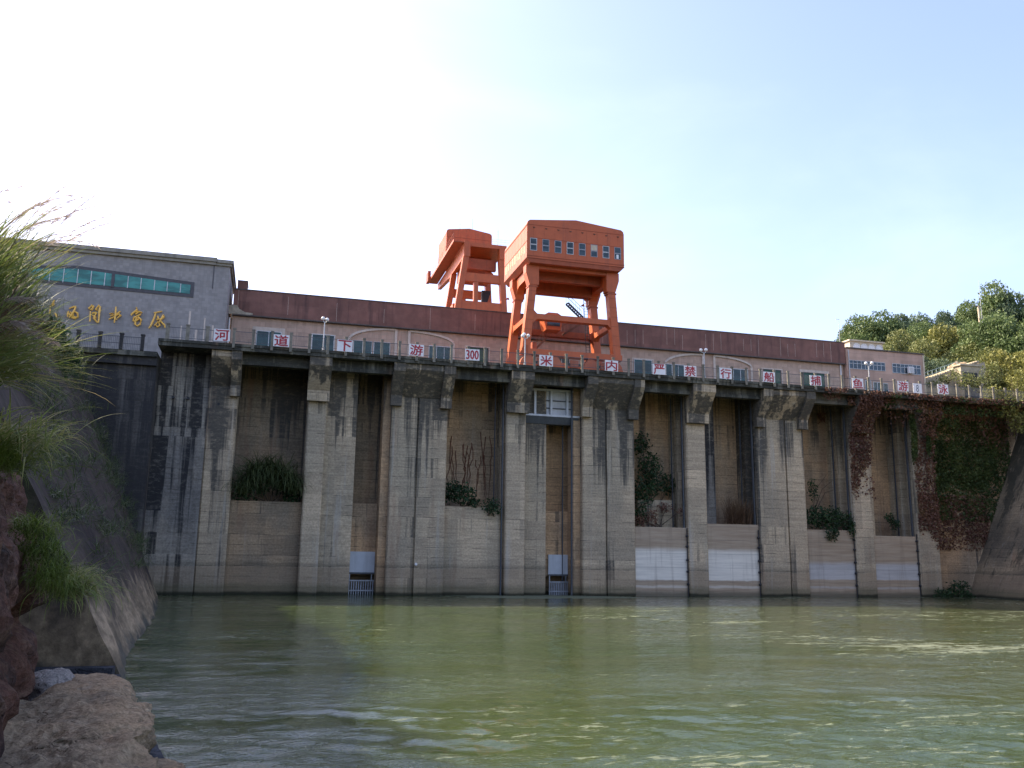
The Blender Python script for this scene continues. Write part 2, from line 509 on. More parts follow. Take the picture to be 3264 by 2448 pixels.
M['leaf3'] = leafmat('yellow_leaf', (0.1, 0.11, 0.028), (0.19, 0.195, 0.05), (0.3, 0.28, 0.08))
M['leaf4'] = leafmat('haze_blue_green_leaf', (0.06, 0.095, 0.055), (0.105, 0.15, 0.082), (0.165, 0.21, 0.115))  # bluish tone puts distance haze into the leaf colour
M['shrub'] = leafmat('shrub_leaf', (0.0149, 0.0329, 0.0149), (0.0329, 0.0672, 0.0269), (0.0672, 0.1196, 0.0373))
M['ivy'] = leafmat('ivy_leaf', (0.028, 0.046, 0.016), (0.07, 0.102, 0.03), (0.14, 0.165, 0.05))
M['ivyred'] = leafmat('red_creeper_leaf', (0.09, 0.052, 0.036), (0.18, 0.088, 0.06), (0.24, 0.155, 0.075))
M['dry'] = leafmat('dry_stalk', (0.078, 0.0455, 0.0286), (0.156, 0.0975, 0.0585), (0.26, 0.182, 0.104))
M['grass'] = leafmat('silver_grass_blade', (0.085, 0.135, 0.030), (0.200, 0.260, 0.065), (0.44, 0.36, 0.17), 0.4)
M['grassmid'] = leafmat('mid_grass_blade', (0.035, 0.050, 0.022), (0.075, 0.105, 0.038), (0.150, 0.165, 0.060), 0.3)
M['grassdk'] = leafmat('dark_grass_blade', (0.0273, 0.0429, 0.0195), (0.0663, 0.0975, 0.0351), (0.1365, 0.1658, 0.0585), 0.3)
M['fern'] = leafmat('bright_grass_blade', (0.0495, 0.0825, 0.011), (0.11, 0.165, 0.0242), (0.187, 0.231, 0.044), 0.35)
M['plume'] = leafmat('seed_plume', (0.30, 0.23, 0.19), (0.45, 0.37, 0.32), (0.60, 0.52, 0.46), 0.65)
M['bark'] = plain('bark', (0.085, 0.065, 0.048), 0.95, 0, 0.3, 4.0, 0.1)

def rockmat(name, c1, c2, c3, scale=1.0, lichen=0.3):
    t = NT(name)
    a = t.noise(0.55 * scale, (0, 0, 0), 6, 0.62, dist=0.6)
    b = t.noise((2.2 * scale, 2.2 * scale, 5.0 * scale), (3, 1, 0), 6, 0.7)
    c = t.noise(11 * scale, (7, 0, 0), 8, 0.8)
    col = t.mix(t.ramp(a, 0.36, 0.64), c1, c2)
    col = t.mix(t.math('MULTIPLY', t.ramp(b, 0.46, 0.70), 0.7), col, c3)
    col = t.mix(1.0, col, t.mix(t.ramp(c, 0.3, 0.7), (0.50, 0.49, 0.48), (1.35, 1.35, 1.35)), 'MULTIPLY')
    lc = t.ramp(t.noise(1.6 * scale, (9, 9, 9), 5, 0.7), 0.58, 0.68)
    col = t.mix(t.math('MULTIPLY', lc, lichen), col, (0.12, 0.13, 0.12))
    # cracks
    v = t.n("ShaderNodeTexVoronoi", feature='DISTANCE_TO_EDGE')
    v.inputs['Scale'].default_value = 1.0
    wv = t.n("ShaderNodeVectorMath", operation='ADD')
    nz = t.n("ShaderNodeTexNoise")
    nz.inputs['Scale'].default_value = 1.6
    t.l(t.pos, nz.inputs['Vector'])
    t.l(t.mapped((0.9 * scale, 0.7 * scale, 1.6 * scale)), wv.inputs[0])
    t.l(nz.outputs['Color'], wv.inputs[1])
    t.l(wv.outputs[0], v.inputs['Vector'])
    ck = t.ramp(v.outputs['Distance'], 0.0, 0.035, 1.0, 0.0)
    ck = t.math('MULTIPLY', ck, t.ramp(a, 0.42, 0.55))
    col = t.mix(t.math('MULTIPLY', ck, 0.25), col, (0.03, 0.025, 0.02))
    h = t.math('ADD', t.math('MULTIPLY', b, 0.7), t.math('MULTIPLY', c, 0.35))
    h = t.math('SUBTRACT', h, t.math('MULTIPLY', ck, 0.2))
    t.bump(h, 1.0, 0.16)
    return t.out(col, 0.95, 0, 0.15)
M['cliff'] = rockmat('red_brown_rock', (0.125, 0.062, 0.042), (0.060, 0.038, 0.031), (0.19, 0.12, 0.08), 1.0, 0.18)
M['limestone'] = rockmat('tan_limestone', (0.37, 0.275, 0.165), (0.25, 0.19, 0.12), (0.46, 0.37, 0.24), 1.3, 0.30)
M['wetstone'] = rockmat('wet_grey_stone', (0.075, 0.080, 0.092), (0.055, 0.058, 0.066), (0.11, 0.11, 0.11), 1.3, 0.2)
M['palestone'] = rockmat('pale_stone', (0.38, 0.35, 0.30), (0.28, 0.265, 0.235), (0.44, 0.40, 0.35), 1.5, 0.1)
M['hill'] = rockmat('hillside_soil', (0.060, 0.062, 0.030), (0.085, 0.070, 0.040), (0.11, 0.09, 0.055), 0.2, 0.2)
M['bed'] = rockmat('river_bed_soil', (0.07, 0.065, 0.045), (0.09, 0.08, 0.05), (0.11, 0.10, 0.07), 0.1, 0.0)

def slopemat():
    t = NT('weathered_slope_facing')
    x, y, z = t.sep()
    a = t.noise((0.35, 0.12, 0.16), (0, 0, 0), 6, 0.65)
    col = t.mix(t.ramp(a, 0.36, 0.64), (0.042, 0.033, 0.028), (0.078, 0.059, 0.046))
    s_ = t.noise((0.2, 1.6, 0.08), (3, 0, 0), 5, 0.65)
    col = t.mix(t.math('MULTIPLY', t.ramp(s_, 0.5, 0.66), 0.65), col, (0.024, 0.020, 0.022))
    g = t.ramp(t.noise((0.2, 0.6, 0.14), (11, 0, 0), 6, 0.7), 0.52, 0.66)
    col = t.mix(t.math('MULTIPLY', g, 0.6), col, (0.040, 0.046, 0.020))
    low = t.ramp(t.math('ADD', z, t.math('MULTIPLY', t.noise((0.3, 0.3, 0.3), (2, 2, 2), 5, 0.7), 5.0)), 3.6, 5.0, 1.0, 0.0)
    tan = t.mix(t.ramp(t.noise((0.9, 0.28, 0.7), (5, 0, 0), 6, 0.7), 0.38, 0.62), (0.15, 0.115, 0.072), (0.31, 0.235, 0.145))
    col = t.mix(low, col, tan)
    wet = t.ramp(t.math('ADD', z, t.math('MULTIPLY', t.noise((0.3, 0.3, 0.3), (7, 2, 2), 5, 0.7), 3.0)), 1.5, 2.3, 1.0, 0.0)
    col = t.mix(t.math('MULTIPLY', wet, 0.8), col, (0.045, 0.052, 0.045))
    f = t.noise((3.0, 0.8, 3.0), (0, 0, 0), 6, 0.7)
    col = t.mix(1.0, col, t.mix(t.ramp(f, 0.3, 0.7), (0.7, 0.7, 0.7), (1.25, 1.25, 1.25)), 'MULTIPLY')
    t.bump(f, 0.5, 0.08)
    return t.out(col, 0.95, 0, 0.15)
M['slope'] = slopemat()

def watermat():
    t = NT('river_water')
    x, y, z = t.sep()
    # silt colour: clear olive, paler muddy where the turbines stir it
    a = t.noise((0.055, 0.11, 1), (0, 0, 0), 4, 0.6, dist=0.8)
    col = t.mix(t.ramp(a, 0.35, 0.68), (0.036, 0.055, 0.016), (0.046, 0.065, 0.021))
    stir = t.ramp(t.math('ADD', t.math('MULTIPLY', x, 0.022), t.math('MULTIPLY', t.noise((0.05, 0.10, 1), (6, 0, 0), 4, 0.65, dist=0.6), 1.0)), 0.60, 1.15)
    col = t.mix(t.math('MULTIPLY', stir, 0.75), col, (0.056, 0.066, 0.028))
    # foam: thin drawn-out flecks
    f1 = t.noise((0.35, 1.5, 1), (2, 0, 0), 6, 0.72, dist=0.9)
    f2 = t.noise((1.6, 5.0, 1), (8, 0, 0), 5, 0.75)
    zone = t.noise((0.045, 0.10, 1), (15, 3, 0), 4, 0.6, dist=1.0)
    k = t.math('ADD', t.math('MULTIPLY', f1, 0.55), t.math('MULTIPLY', f2, 0.45))
    k = t.math('ADD', k, t.math('MULTIPLY', t.math('SUBTRACT', zone, 0.5), 0.42))
    k = t.math('ADD', k, t.math('MULTIPLY', stir, 0.035))
    # churned water below the turbine outlets
    dx = t.math('DIVIDE', t.math('SUBTRACT', x, 27.0), 9.0)
    dy = t.math('DIVIDE', t.math('SUBTRACT', y, 83.5), 4.5)
    d2 = t.math('ADD', t.math('MULTIPLY', dx, dx), t.math('MULTIPLY', dy, dy))
    k = t.math('ADD', k, t.ramp(d2, 0.0, 1.8, 0.20, 0.0))
    fo = t.ramp(k, 0.585, 0.655)
    col = t.mix(t.math('MULTIPLY', fo, 0.55), col, (0.22, 0.24, 0.16))
    f3 = t.noise((3.6, 12.0, 1), (30, 5, 0), 4, 0.7)  # sky sparkle put into the colour as fine pale flecks
    glint = t.math('ADD', f3, t.math('MULTIPLY', t.math('SUBTRACT', t.noise((0.07, 0.16, 1), (40, 2, 0), 4, 0.65, dist=0.8), 0.5), 0.45))
    glint = t.ramp(glint, 0.63, 0.69)
    col = t.mix(t.math('MULTIPLY', glint, 0.42), col, (0.27, 0.31, 0.24))
    r1 = t.noise((0.9, 2.0, 1), (0, 0, 0), 5, 0.62, dist=0.4)
    r2 = t.noise((3.0, 7.5, 1), (3, 0, 0), 4, 0.6)
    r3 = t.noise((7.0, 17.0, 1), (13, 0, 0), 3, 0.6)
    calm = t.ramp(t.noise((0.10, 0.22, 1), (21, 0, 0), 3, 0.6, dist=0.5), 0.36, 0.62, 0.45, 1.25)
    h = t.math('ADD', t.math('MULTIPLY', r1, 1.0), t.math('MULTIPLY', r2, 0.50))
    h = t.math('ADD', h, t.math('MULTIPLY', r3, 0.22))
    h = t.math('MULTIPLY', h, calm)
    t.bump(h, 0.46, 0.09)
    m = t.out(col, t.ramp(fo, 0.0, 1.0, 0.025, 0.6), 0, 0.5)
    t.b.inputs['IOR'].default_value = 1.333
    return m
M['water'] = watermat()

# ------------------------------------------------------------------ water and ground
def grid(name, xs, ys, fz, mat, smooth=True):
    X, Y = np.meshgrid(xs, ys) if xs.ndim == 1 else (xs, ys)
    Z = fz(X, Y)
    n, m = X.shape
    v = np.stack([X, Y, Z], -1).reshape(-1, 3)
    i = np.arange(n * m).reshape(n, m)
    f = np.stack([i[:-1, :-1], i[:-1, 1:], i[1:, 1:], i[1:, :-1]], -1).reshape(-1, 4)
    return mesh_obj(name, v, f, mat, None, smooth)

_wr = np.random.default_rng(3)
WAVES = []
for _ in range(60):
    lam = 0.28 * (7.5 ** _wr.random())
    th = _wr.normal(1.25, 0.55)
    WAVES.append((2 * math.pi / lam * math.cos(th), 2 * math.pi / lam * math.sin(th), _wr.random() * 6.28, 0.0040 * lam ** 0.85))

def wave(X, Y):
    Z = np.zeros_like(X)
    wx = X + 0.5 * np.sin(Y * 0.31 + 1.0) + 0.3 * np.sin(X * 0.23 + Y * 0.11)
    for kx, ky, p, a in WAVES:
        Z += a * np.sin(kx * wx + ky * Y + p)
    patch = 0.75 + 0.45 * np.sin(X * 0.10 + 1.3 * np.sin(Y * 0.09)) * np.sin(Y * 0.13 + 0.6 * np.sin(X * 0.07))
    return Z * patch * (0.5 + 0.6 * np.exp(-np.clip(Y - 12, 0, 99) / 14.0))

ny, nx = 560, 620
yy = 3.0 * (90.0 / 3.0) ** (np.linspace(0, 1, ny))
ss = np.linspace(0, 1, nx)
YG = np.repeat(yy[:, None], nx, 1)
XG = -(0.45 * YG + 12) + ss[None, :] * (0.45 * YG + 12 + 1.25 * YG + 14)
wat = grid('water', XG, YG, wave, M['water'])
tag(wat, 'olive green river water with foam flecks and painted sparkle below the dam', 'water', None, 'structure')

g = MB()
for (x0, x1, y0, y1) in ((-2500, 2500, -600, 2500),):
    g.poly([(x0, y0, -4), (x1, y0, -4), (x1, y1, -4), (x0, y1, -4)])
tag(g.build('ground', M['bed']), 'flat ground under the river reaching the horizon', 'ground', None, 'structure')

# ------------------------------------------------------------------ dam
D = 85.1
DZ = 22.45
dam = thing('dam', 'tall weathered concrete dam face with tapering bays between ribbed piers', 'dam', (33, D, 0))
WIDE = [(11.17, 16.69, 13.75), (30.85, 36.56, 33.4), (50.88, 56.70, 54.4)]
NARROW = [(3.18, 4.92), (22.75, 24.78), (42.54, 44.75), (62.67, 65.09)]
BAYS = [(-3.25, 3.18), (4.92, 11.17), (16.69, 22.75), (24.78, 30.85), (36.56, 42.54), (44.75, 50.88), (56.70, 62.67), (65.09, 70.84)]

def pier_plan(x0, x1, joint=None, slots=(1, 1)):
    p = [(x0, D + 0.12), (x0 + 0.12, D)]
    if joint:
        p += [(joint - 0.09, D), (joint - 0.07, D + 0.25), (joint + 0.07, D + 0.25), (joint + 0.09, D)]
    p += [(x1 - 0.12, D), (x1, D + 0.12)]
    if slots[1]:
        p += [(x1, 86.3), (x1 - 0.85, 86.3), (x1 - 0.85, 87.5), (x1, 87.5)]
    p += [(x1, 96.9), (x0, 96.9)]
    if slots[0]:
        p += [(x0, 88.8), (x0 + 0.6, 88.8), (x0 + 0.6, 88.2), (x0, 88.2), (x0, 87.5), (x0 + 0.85, 87.5), (x0 + 0.85, 86.3), (x0, 86.3)]
    return p

def bracket(x0, x1, pads):
    b = MB()
    b.prism([(D - 0.005, 18.9), (D - 2.2, 21.30), (D - 2.2, 21.845), (D - 0.005, 21.845)], x0, x1, 'x')
    o = b.build('pier_bracket', M['pier'], dam)
    for (a, c) in pads:
        q = MB()
        q.prism([(D - 0.007, 17.95), (D - 0.62, 17.95), (D - 0.66, 18.95), (D - 2.36, 21.05), (D - 2.36, 21.84), (D - 0.007, 21.84)], a, c, 'x')
        q.build('bracket_rib', M['pier'], dam)

for x0, x1, j in WIDE:
    MB().prism(pier_plan(x0, x1, j), -3, 21.84).build('pier', M['pier'], dam)
    bracket(x0 + 0.5, x1 - 0.5, [(x0 - 0.25, x0 + 0.85), (x1 - 0.85, x1 + 0.25)])
for x0, x1 in NARROW:
    MB().prism(pier_plan(x0, x1), -3, 21.84).build('pier', M['pier_clean'], dam)
    bracket(x0 + 0.1, x0 + 0.2, [(x0 - 0.16, x1 + 0.16)])
# left end pier with its recessed side panel
MB().prism(pier_plan(-5.82, -3.25, None, (0, 1)), -3, 21.84).build('pier', M['pier'], dam)
bracket(-5.7, -3.9, [(-3.95, -3.05)])
MB().box(-10.31, -5.83, 84.85, 96.8, -3, 14.0).build('abutment', M['abut'], dam)
MB().box(-10.3, -5.84, 85.45, 96.7, 14.0, 21.83).build('abutment', M['abut'], dam)
MB().box(-26, -10.32, 83.3, 96.5, -3, 19.99).build('abutment', M['dark'], dam)
# right end pier and the recessed wall behind the creeper
MB().prism(pier_plan(70.84, 73.63, None, (1, 0)), -3, 21.84).build('pier', M['pier'], dam)
MB().box(73.64, 98, 86.7, 96.8, -3, 21.83).build('abutment', M['bay'], dam)

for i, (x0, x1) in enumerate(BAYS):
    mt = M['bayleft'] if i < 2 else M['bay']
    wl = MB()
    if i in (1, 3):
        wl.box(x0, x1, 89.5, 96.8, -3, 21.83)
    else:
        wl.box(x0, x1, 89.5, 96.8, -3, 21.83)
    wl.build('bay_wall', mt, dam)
    # deck beam over the bay
    b = MB()
    b.box(x0 - 0.02, x1 + 0.02, 83.75, 84.35, 20.95, 21.84)
    b.box(x0 - 0.03, x1 + 0.03, 83.62, 84.48, 20.80, 21.12)
    b.build('deck_beam', M['deck'], dam)
MB().box(-10.3, 86.5, 82.6, 97.0, 21.85, 22.45).build('deck_slab', M['deck'], dam)
MB().box(-10.3, 86.5, 82.50, 82.597, 22.20, 22.453).build('deck_kerb', M['deck'], dam)
MB().box(-26, -10.3, 82.6, 96.9, 20.75, 21.20).build('deck_slab', M['deck'], dam)
MB().box(-26, -10.31, 82.9, 96.4, 20.0, 20.748).build('deck_beam', M['dark'], dam)
# half-bay pilasters and sills
for (x0, x1, y, mt) in ((4.92, 7.90, 86.1, 'pier'), (24.78, 27.26, 86.2, 'pier'), (44.75, 46.85, 87.1, 'abut'), (65.09, 66.6, 86.9, 'pier')):
    MB().box(x0 - 0.01, x1, y, 89.49, -3, 21.82 if x0 != 24.78 else 21.82).build('pilaster', M[mt], dam)
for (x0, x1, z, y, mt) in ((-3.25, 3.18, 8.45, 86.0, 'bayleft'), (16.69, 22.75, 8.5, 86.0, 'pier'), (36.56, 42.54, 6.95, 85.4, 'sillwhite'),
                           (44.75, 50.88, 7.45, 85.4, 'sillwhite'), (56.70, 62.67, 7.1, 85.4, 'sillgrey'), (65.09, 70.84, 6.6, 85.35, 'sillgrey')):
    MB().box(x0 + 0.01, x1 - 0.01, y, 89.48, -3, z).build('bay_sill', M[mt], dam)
MB().box(37.9, 42.0, 87.6, 89.47, 6.95, 9.9).build('bay_sill', M['pier'], dam)
for (x0, x1, zz) in ((7.9, 11.17, 8.6), (27.26, 30.85, 8.4)):
    MB().box(x0, x1, 87.7, 89.47, 1.85, zz).build('bay_sill', M['bay'], dam)
    MB().box(x1 - 0.75, x1 - 0.01, 85.9, 87.69, -3, 21.8).build('bay_cheek', M['bay'], dam)
# steel guides set in the pier sides
for (x1, z0) in ((22.75, 0), (30.1, 0), (42.54, 6.9), (50.88, 7.4), (62.67, 7.0), (70.84, 6.5)):
    q = MB()
    q.box(x1 - 0.30, x1 - 0.18, 85.60, 85.85, z0 - 0.4, 21.0)
    q.box(x1 - 0.66, x1 - 0.57, 87.45, 87.60, z0 - 0.4, 21.0)
    q.build('guide_rail', M['steel_dk'], dam)
for x1 in (42.54, 50.88, 62.67, 70.84):
    q = MB()
    q.tube([(x1 - 0.14, 85.25, -0.3), (x1 - 0.14, 85.25, 6.9)], 0.055, 6)
    for k in range(5):
        q.ball((x1 - 0.18, 85.2, 1.2 + k * 1.25 + 0.2 * math.sin(k * 3)), 0.15, 8, 5)
    q.build('chain', M['black'], dam)
# small drains and a lone pipe on the piers
for (x, z) in ((-8.9, 17.6), (-7.6, 17.6), (-4.9, 17.2), (14.0, 2.9)):
    MB().tube([(x, D - (0.02 if z > 5 else 0.25), z), (x, D + 0.5, z)], 0.13, 8).build('drain_pipe', M['black'] if z > 5 else M['white'], dam)

# gates and racks: separate steel things standing in the openings
def raised_gate():
    t = thing('sluice_gate', 'raised pale grey steel gate with square stiffener grid below the deck', 'gate', (28, 86.3, 17.5))
    x0, x1, z0, z1 = 24.95, 30.7, 17.95, 20.85
    MB().box(x0, x1, 86.35, 86.43, z0, z1).build('skin_plate', M['gatesteel'], t)
    for x in (26.0, 27.75, 29.5, x1 - 0.11):
        MB().box(x - 0.11, x + 0.11, 85.98, 86.348, z0 + 0.22, z1 - 0.22).build('vertical_stiffener', M['gatesteel'], t)
    for z in (z0 + 0.95, z0 + 1.75):
        MB().box(x0, x1, 86.22, 86.347, z - 0.05, z + 0.05).build('horizontal_stiffener', M['steel_dk'], t)
    MB().box(x0, x1, 85.92, 86.348, z1 - 0.21, z1).build('top_beam', M['gatesteel'], t)
    MB().box(x0 - 0.05, x1 + 0.05, 85.75, 86.348, z0, z0 + 0.2).build('bottom_beam', M['gatesteel'], t)
    MB().prism([(85.8, 17.94), (86.44, 17.94), (86.9, 17.2), (86.1, 17.2)], x0 + 0.02, x1 - 0.02, 'x').build('seal_lip', M['steel_dk'], t)
raised_gate()
for i, (x0, x1, lab, rl) in enumerate(((7.95, 10.40, 'blue grey steel gate plate low in the darker left recess', 'grey outlet grille at the waterline under the left gate plate'),
                                   (28.0, 30.08, 'blue grey steel gate plate low beneath the raised grid gate', 'grey outlet grille at the waterline beneath the raised grid gate'))):
    t = thing('gate_plate', lab, 'gate', ((x0 + x1) / 2, 87.6, 1.9), 'low gate plates above the outlets')
    MB().box(x0, x1, 87.52, 87.69, 1.95, 4.0).build('plate', M['gatepaint'], t)
    MB().box(x0 + 0.02, x1 - 0.02, 87.40, 87.519, 1.90, 2.05).build('bottom_edge', M['steel_dk'], t)
    t = thing('trash_rack', rl, 'grille', ((x0 + x1) / 2, 87.5, 0), 'outlet grilles')
    f = MB()
    n = 11
    for k in range(n):
        x = x0 + 0.1 + (x1 - x0 - 0.2) * k / (n - 1)
        f.box(x - 0.045, x + 0.045, 87.42, 87.5, -0.8, 1.28)
    f.build('bars', M['steel'], t)
    f = MB()
    for z in (0.35, 1.28):
        f.box(x0, x1, 87.36, 87.419, z - 0.06, z + 0.06)
    f.build('crossbar', M['steel'], t)
    for x in (x0 + 0.05, x1 - 0.3):
        MB().box(x, x + 0.1, 87.43, 87.53, 1.3, 1.95).build('hanger', M['steel'], t)

# ------------------------------------------------------------------ railing along the deck edge
rail = thing('railing', 'long concrete post railing with thin steel bars along the dam deck edge', 'railing', (30, 82.45, 22.4))
px_ = []
x = UY(745, 1090, 82.5).x
while x < 86.2:
    px_.append(x)
    x += 1.685
post0 = MB()
post0.box(-0.12, 0.12, -0.12, 0.0, -0.42, 1.30)
post0.box(-0.15, 0.15, -0.15, 0.02, 1.301, 1.42)
pm = None
for i, x in enumerate(px_):
    if pm is None:
        o = post0.build('post', M['post'])
        pm = o.data
    else:
        o = bpy.data.objects.new('post', pm)
        COL.objects.link(o)
    o.parent = rail
    o.location = Vector((x, 82.48, DZ)) - rail.location
span = None
for i in range(len(px_) - 1):
    if span is None:
        s = MB()
        for z in (1.12, 0.18):
            s.box(0.125, 1.56, -0.075, -0.045, z - 0.022, z + 0.022)
        for k in range(11):
            xx = 0.25 + k * 0.1185
            s.box(xx - 0.009, xx + 0.009, -0.068, -0.052, 0.2, 1.10)
        o = s.build('rail_panel', M['steel_dk'])
        span = o.data
    else:
        o = bpy.data.objects.new('rail_panel', span)
        COL.objects.link(o)
    o.parent = rail
    o.location = Vector((px_[i], 82.48, DZ)) - rail.location
low = thing('railing', 'lower railing with grey square posts left of the deck step below the gilt lettering', 'railing', (-15, 82.5, 21.2))
for k in range(9):
    x = -11.6 - k * 1.75
    s = MB()
    s.box(x - 0.14, x + 0.14, 82.5, 82.78, 21.201, 22.55)
    s.box(x - 0.18, x + 0.18, 82.46, 82.82, 22.551, 22.68)
    s.build('post', M['dark'], low)
    if k < 8:
        s = MB()
        s.box(x - 1.605, x - 0.145, 82.62, 82.66, 22.36, 22.41)
        s.box(x - 1.605, x - 0.145, 82.62, 82.66, 21.75, 21.79)
        for j in range(10):
            xx = x - 1.52 + j * 0.145
            s.box(xx - 0.011, xx + 0.011, 82.63, 82.65, 21.202, 22.36)
        s.build('rail_panel', M['steel_dk'], low)
for k in range(3):
    x = -9.6 + k * 1.7
    if k < 3:
        s = MB()
        s.box(x - 0.15, x + 0.15, 82.55, 82.8, DZ + 0.001, DZ + 1.35)
        s.box(x - 0.18, x + 0.18, 82.52, 82.83, DZ + 1.351, DZ + 1.46)
        s.build('post', M['post'], rail)
        q = MB()
        q.box(x + 0.155, x + 1.54, 82.66, 82.69, DZ + 1.1, DZ + 1.145)
        q.box(x + 0.155, x + 1.54, 82.66, 82.69, DZ + 0.18, DZ + 0.22)
        for j in range(10):
            q.box(x + 0.22 + j * 0.135, x + 0.235 + j * 0.135, 82.665, 82.685, DZ + 0.2, DZ + 1.1)
        q.build('rail_panel', M['steel_dk'], rail)

# ------------------------------------------------------------------ warning signs on the railing
def text_mesh(s, bold=0.0, ext=0.0):
    c = bpy.data.curves.new("lettering", 'FONT')
    c.body = s
    c.offset = bold
    c.extrude = ext
    c.resolution_u = 2
    o = bpy.data.objects.new("lettering", c)
    COL.objects.link(o)
    bpy.context.view_layer.update()
    me = bpy.data.meshes.new_from_object(o.evaluated_get(bpy.context.evaluated_depsgraph_get()))
    bpy.data.objects.remove(o)
    bpy.data.curves.remove(c)
    v = np.array([q.co[:] for q in me.vertices])
    f = [tuple(p.vertices) for p in me.polygons]
    bpy.data.meshes.remove(me)
    return v, f

SIGNS = [('河', 708, 1068), ('道', 897, 1086), ('下', 1099, 1102), ('游', 1327, 1116), ('300', 1506, 1131), ('米', 1741, 1150), ('内', 1949, 1166),
         ('严', 2101, 1177), ('禁', 2200, 1183), ('行', 2313, 1191), ('船', 2451, 1202), ('捕', 2600, 1213), ('鱼', 2734, 1222), ('游', 2878, 1231), ('泳', 3006, 1241)]
DESC = {'河': 'leftmost, beside the grey tiled block', '道': 'before the leftmost powerhouse window', '下': 'left of the first half arch window', '300': 'in front of a dark doorway', '米': 'before the near crane beside its lamp post', '内': 'by the right foot of the near crane', '严': 'first one right of the near crane', '禁': 'left of the lamp post between the right half arches', '行': 'under the rightmost half arch', '船': 'before the dark doorway right of the arches', '捕': 'before the doorway with pale surround at right', '鱼': 'where the maroon band meets the annex', '泳': 'rightmost, in front of the stone stair wall'}
for i, (ch, px, py) in enumerate(SIGNS):
    c = UY(px, py, 82.3)
    w_, h_ = (1.42, 1.12)
    lab = DESC.get(ch)
    if ch == '游':
        lab = 'between the two left half arches' if i < 5 else 'left of the small grey notice by the annex end'
    t = thing('warning_sign', 'white sign with red %s, %s' % (ch, lab), 'sign', (c.x, 82.3, c.z - h_ / 2), 'red and white warning signs along the railing')
    t.rotation_euler = (0, R(((i * 37) % 7 - 3) * 0.45), 0)
    b = MB()
    b.box(c.x - w_ / 2, c.x + w_ / 2, 82.28, 82.32, c.z - h_ / 2, c.z + h_ / 2)
    b.build('board', M['signwhite'], t)
    b = MB()
    for sx in (-0.45, 0.45):
        b.box(c.x + sx - 0.03, c.x + sx + 0.03, 82.321, 82.43, c.z - 0.5, c.z + 0.5)
    b.build('mounting_strap', M['steel_dk'], t)
    v, f = text_mesh(ch)
    lo, hi = v.min(0), v.max(0)
    sx = (w_ * (0.84 if ch != '300' else 0.86)) / (hi[0] - lo[0])
    sz = (h_ * 0.90) / (hi[1] - lo[1])
    if ch == '300':
        sz = h_ * 0.80 / (hi[1] - lo[1])
    vv = np.zeros_like(v)
    vv[:, 0] = c.x + (v[:, 0] - (lo[0] + hi[0]) / 2) * sx
    vv[:, 2] = c.z + (v[:, 1] - (lo[1] + hi[1]) / 2) * sz
    vv[:, 1] = 82.272
    allv, allf = [], []
    for q_, (ox, oz) in enumerate(((0, 0), (0.028, 0.012), (-0.028, -0.012), (0.014, -0.022), (-0.014, 0.022))):
        b0_ = len(allv)
        allv += [(a_[0] + ox, a_[1] - 0.0012 * q_, a_[2] + oz) for a_ in vv.tolist()]
        allf += [tuple(b0_ + i_ for i_ in p_) for p_ in f]
    mesh_obj('lettering', allv, allf, M['red'], t)
c = UY(2925, 1238, 82.3)
t = thing('notice_board', 'small white notice with grey figure marks between the last two warning signs', 'sign', (c.x, 82.3, c.z - 0.55))
MB().box(c.x - 0.6, c.x + 0.55, 82.28, 82.32, c.z - 0.55, c.z + 0.55).build('board', M['signwhite'], t)
v, f = text_mesh('8')
lo, hi = v.min(0), v.max(0)
vv = np.zeros_like(v)
vv[:, 0] = c.x - 0.05 + (v[:, 0] - (lo[0] + hi[0]) / 2) * 0.8
vv[:, 2] = c.z + (v[:, 1] - (lo[1] + hi[1]) / 2) * 1.2
vv[:, 1] = 82.274
mesh_obj('figure', vv, f, M['greyink'], t)

# ------------------------------------------------------------------ lamp posts
def lamp(px, base_py, globes, label):
    b = UY(px, base_py, 82.9)
    t = thing('lamp_post', label, 'lamp post', (b.x, 82.9, DZ), 'globe lamp posts on the dam deck')
    gp = [UY(gx, gy, 82.9) for gx, gy in globes]
    topz = sum(p.z for p in gp) / len(gp) - 0.28
    MB().tube([(b.x, 82.9, DZ), (b.x, 82.9, topz)], [0.075, 0.05], 8).build('pole', M['pole'], t)
    MB().tube([(b.x, 82.9, DZ + 0.001), (b.x, 82.9, DZ + 0.35)], 0.12, 8).build('base', M['pole'], t)
    for p in gp:
        a = MB().tube([(b.x, 82.9, topz - 0.05), ((b.x + p.x) / 2, 82.9, topz - 0.03), (p.x, 82.9, p.z - 0.15)], 0.03, 6).build('arm', M['pole'], t)
        MB().ball((p.x, 82.9, p.z), 0.18, 12, 8).build('globe', M['globe'], t, True)
lamp(1030, 1118, [(1030, 1015), (1043, 1019)], 'twin globe lamp post left of the first arched window')
lamp(1673, 1158, [(1666, 1071), (1671, 1066), (1684, 1070)], 'globe lamp post standing in front of the near crane')
lamp(2246, 1205, [(2234, 1116), (2250, 1115)], 'twin globe lamp post between the right pair of half arches')
lamp(2773, 1240, [(2760, 1158), (2779, 1157)], 'twin globe lamp post in front of the pink building windows')

# ------------------------------------------------------------------ buildings
def window(parent, x0, x1, z0, z1, y, gl, fr, cols=2, rows=1, fwid=0.07, name='window'):
    g_ = MB().box(x0, x1, y - 0.02, y + 0.1, z0, z1).build(name, gl, parent)
    f = MB()
    for k in range(cols + 1):
        xx = x0 + (x1 - x0) * k / cols
        f.box(xx - fwid / 2, xx + fwid / 2, y - 0.07, y - 0.021, z0, z1)
    for k in range(rows + 1):
        zz = z0 + (z1 - z0) * k / rows
        f.box(x0 - fwid / 2, x1 + fwid / 2, y - 0.075, y - 0.022, zz - fwid / 2, zz + fwid / 2)
    f.build('window_frame', fr, g_)
    return g_

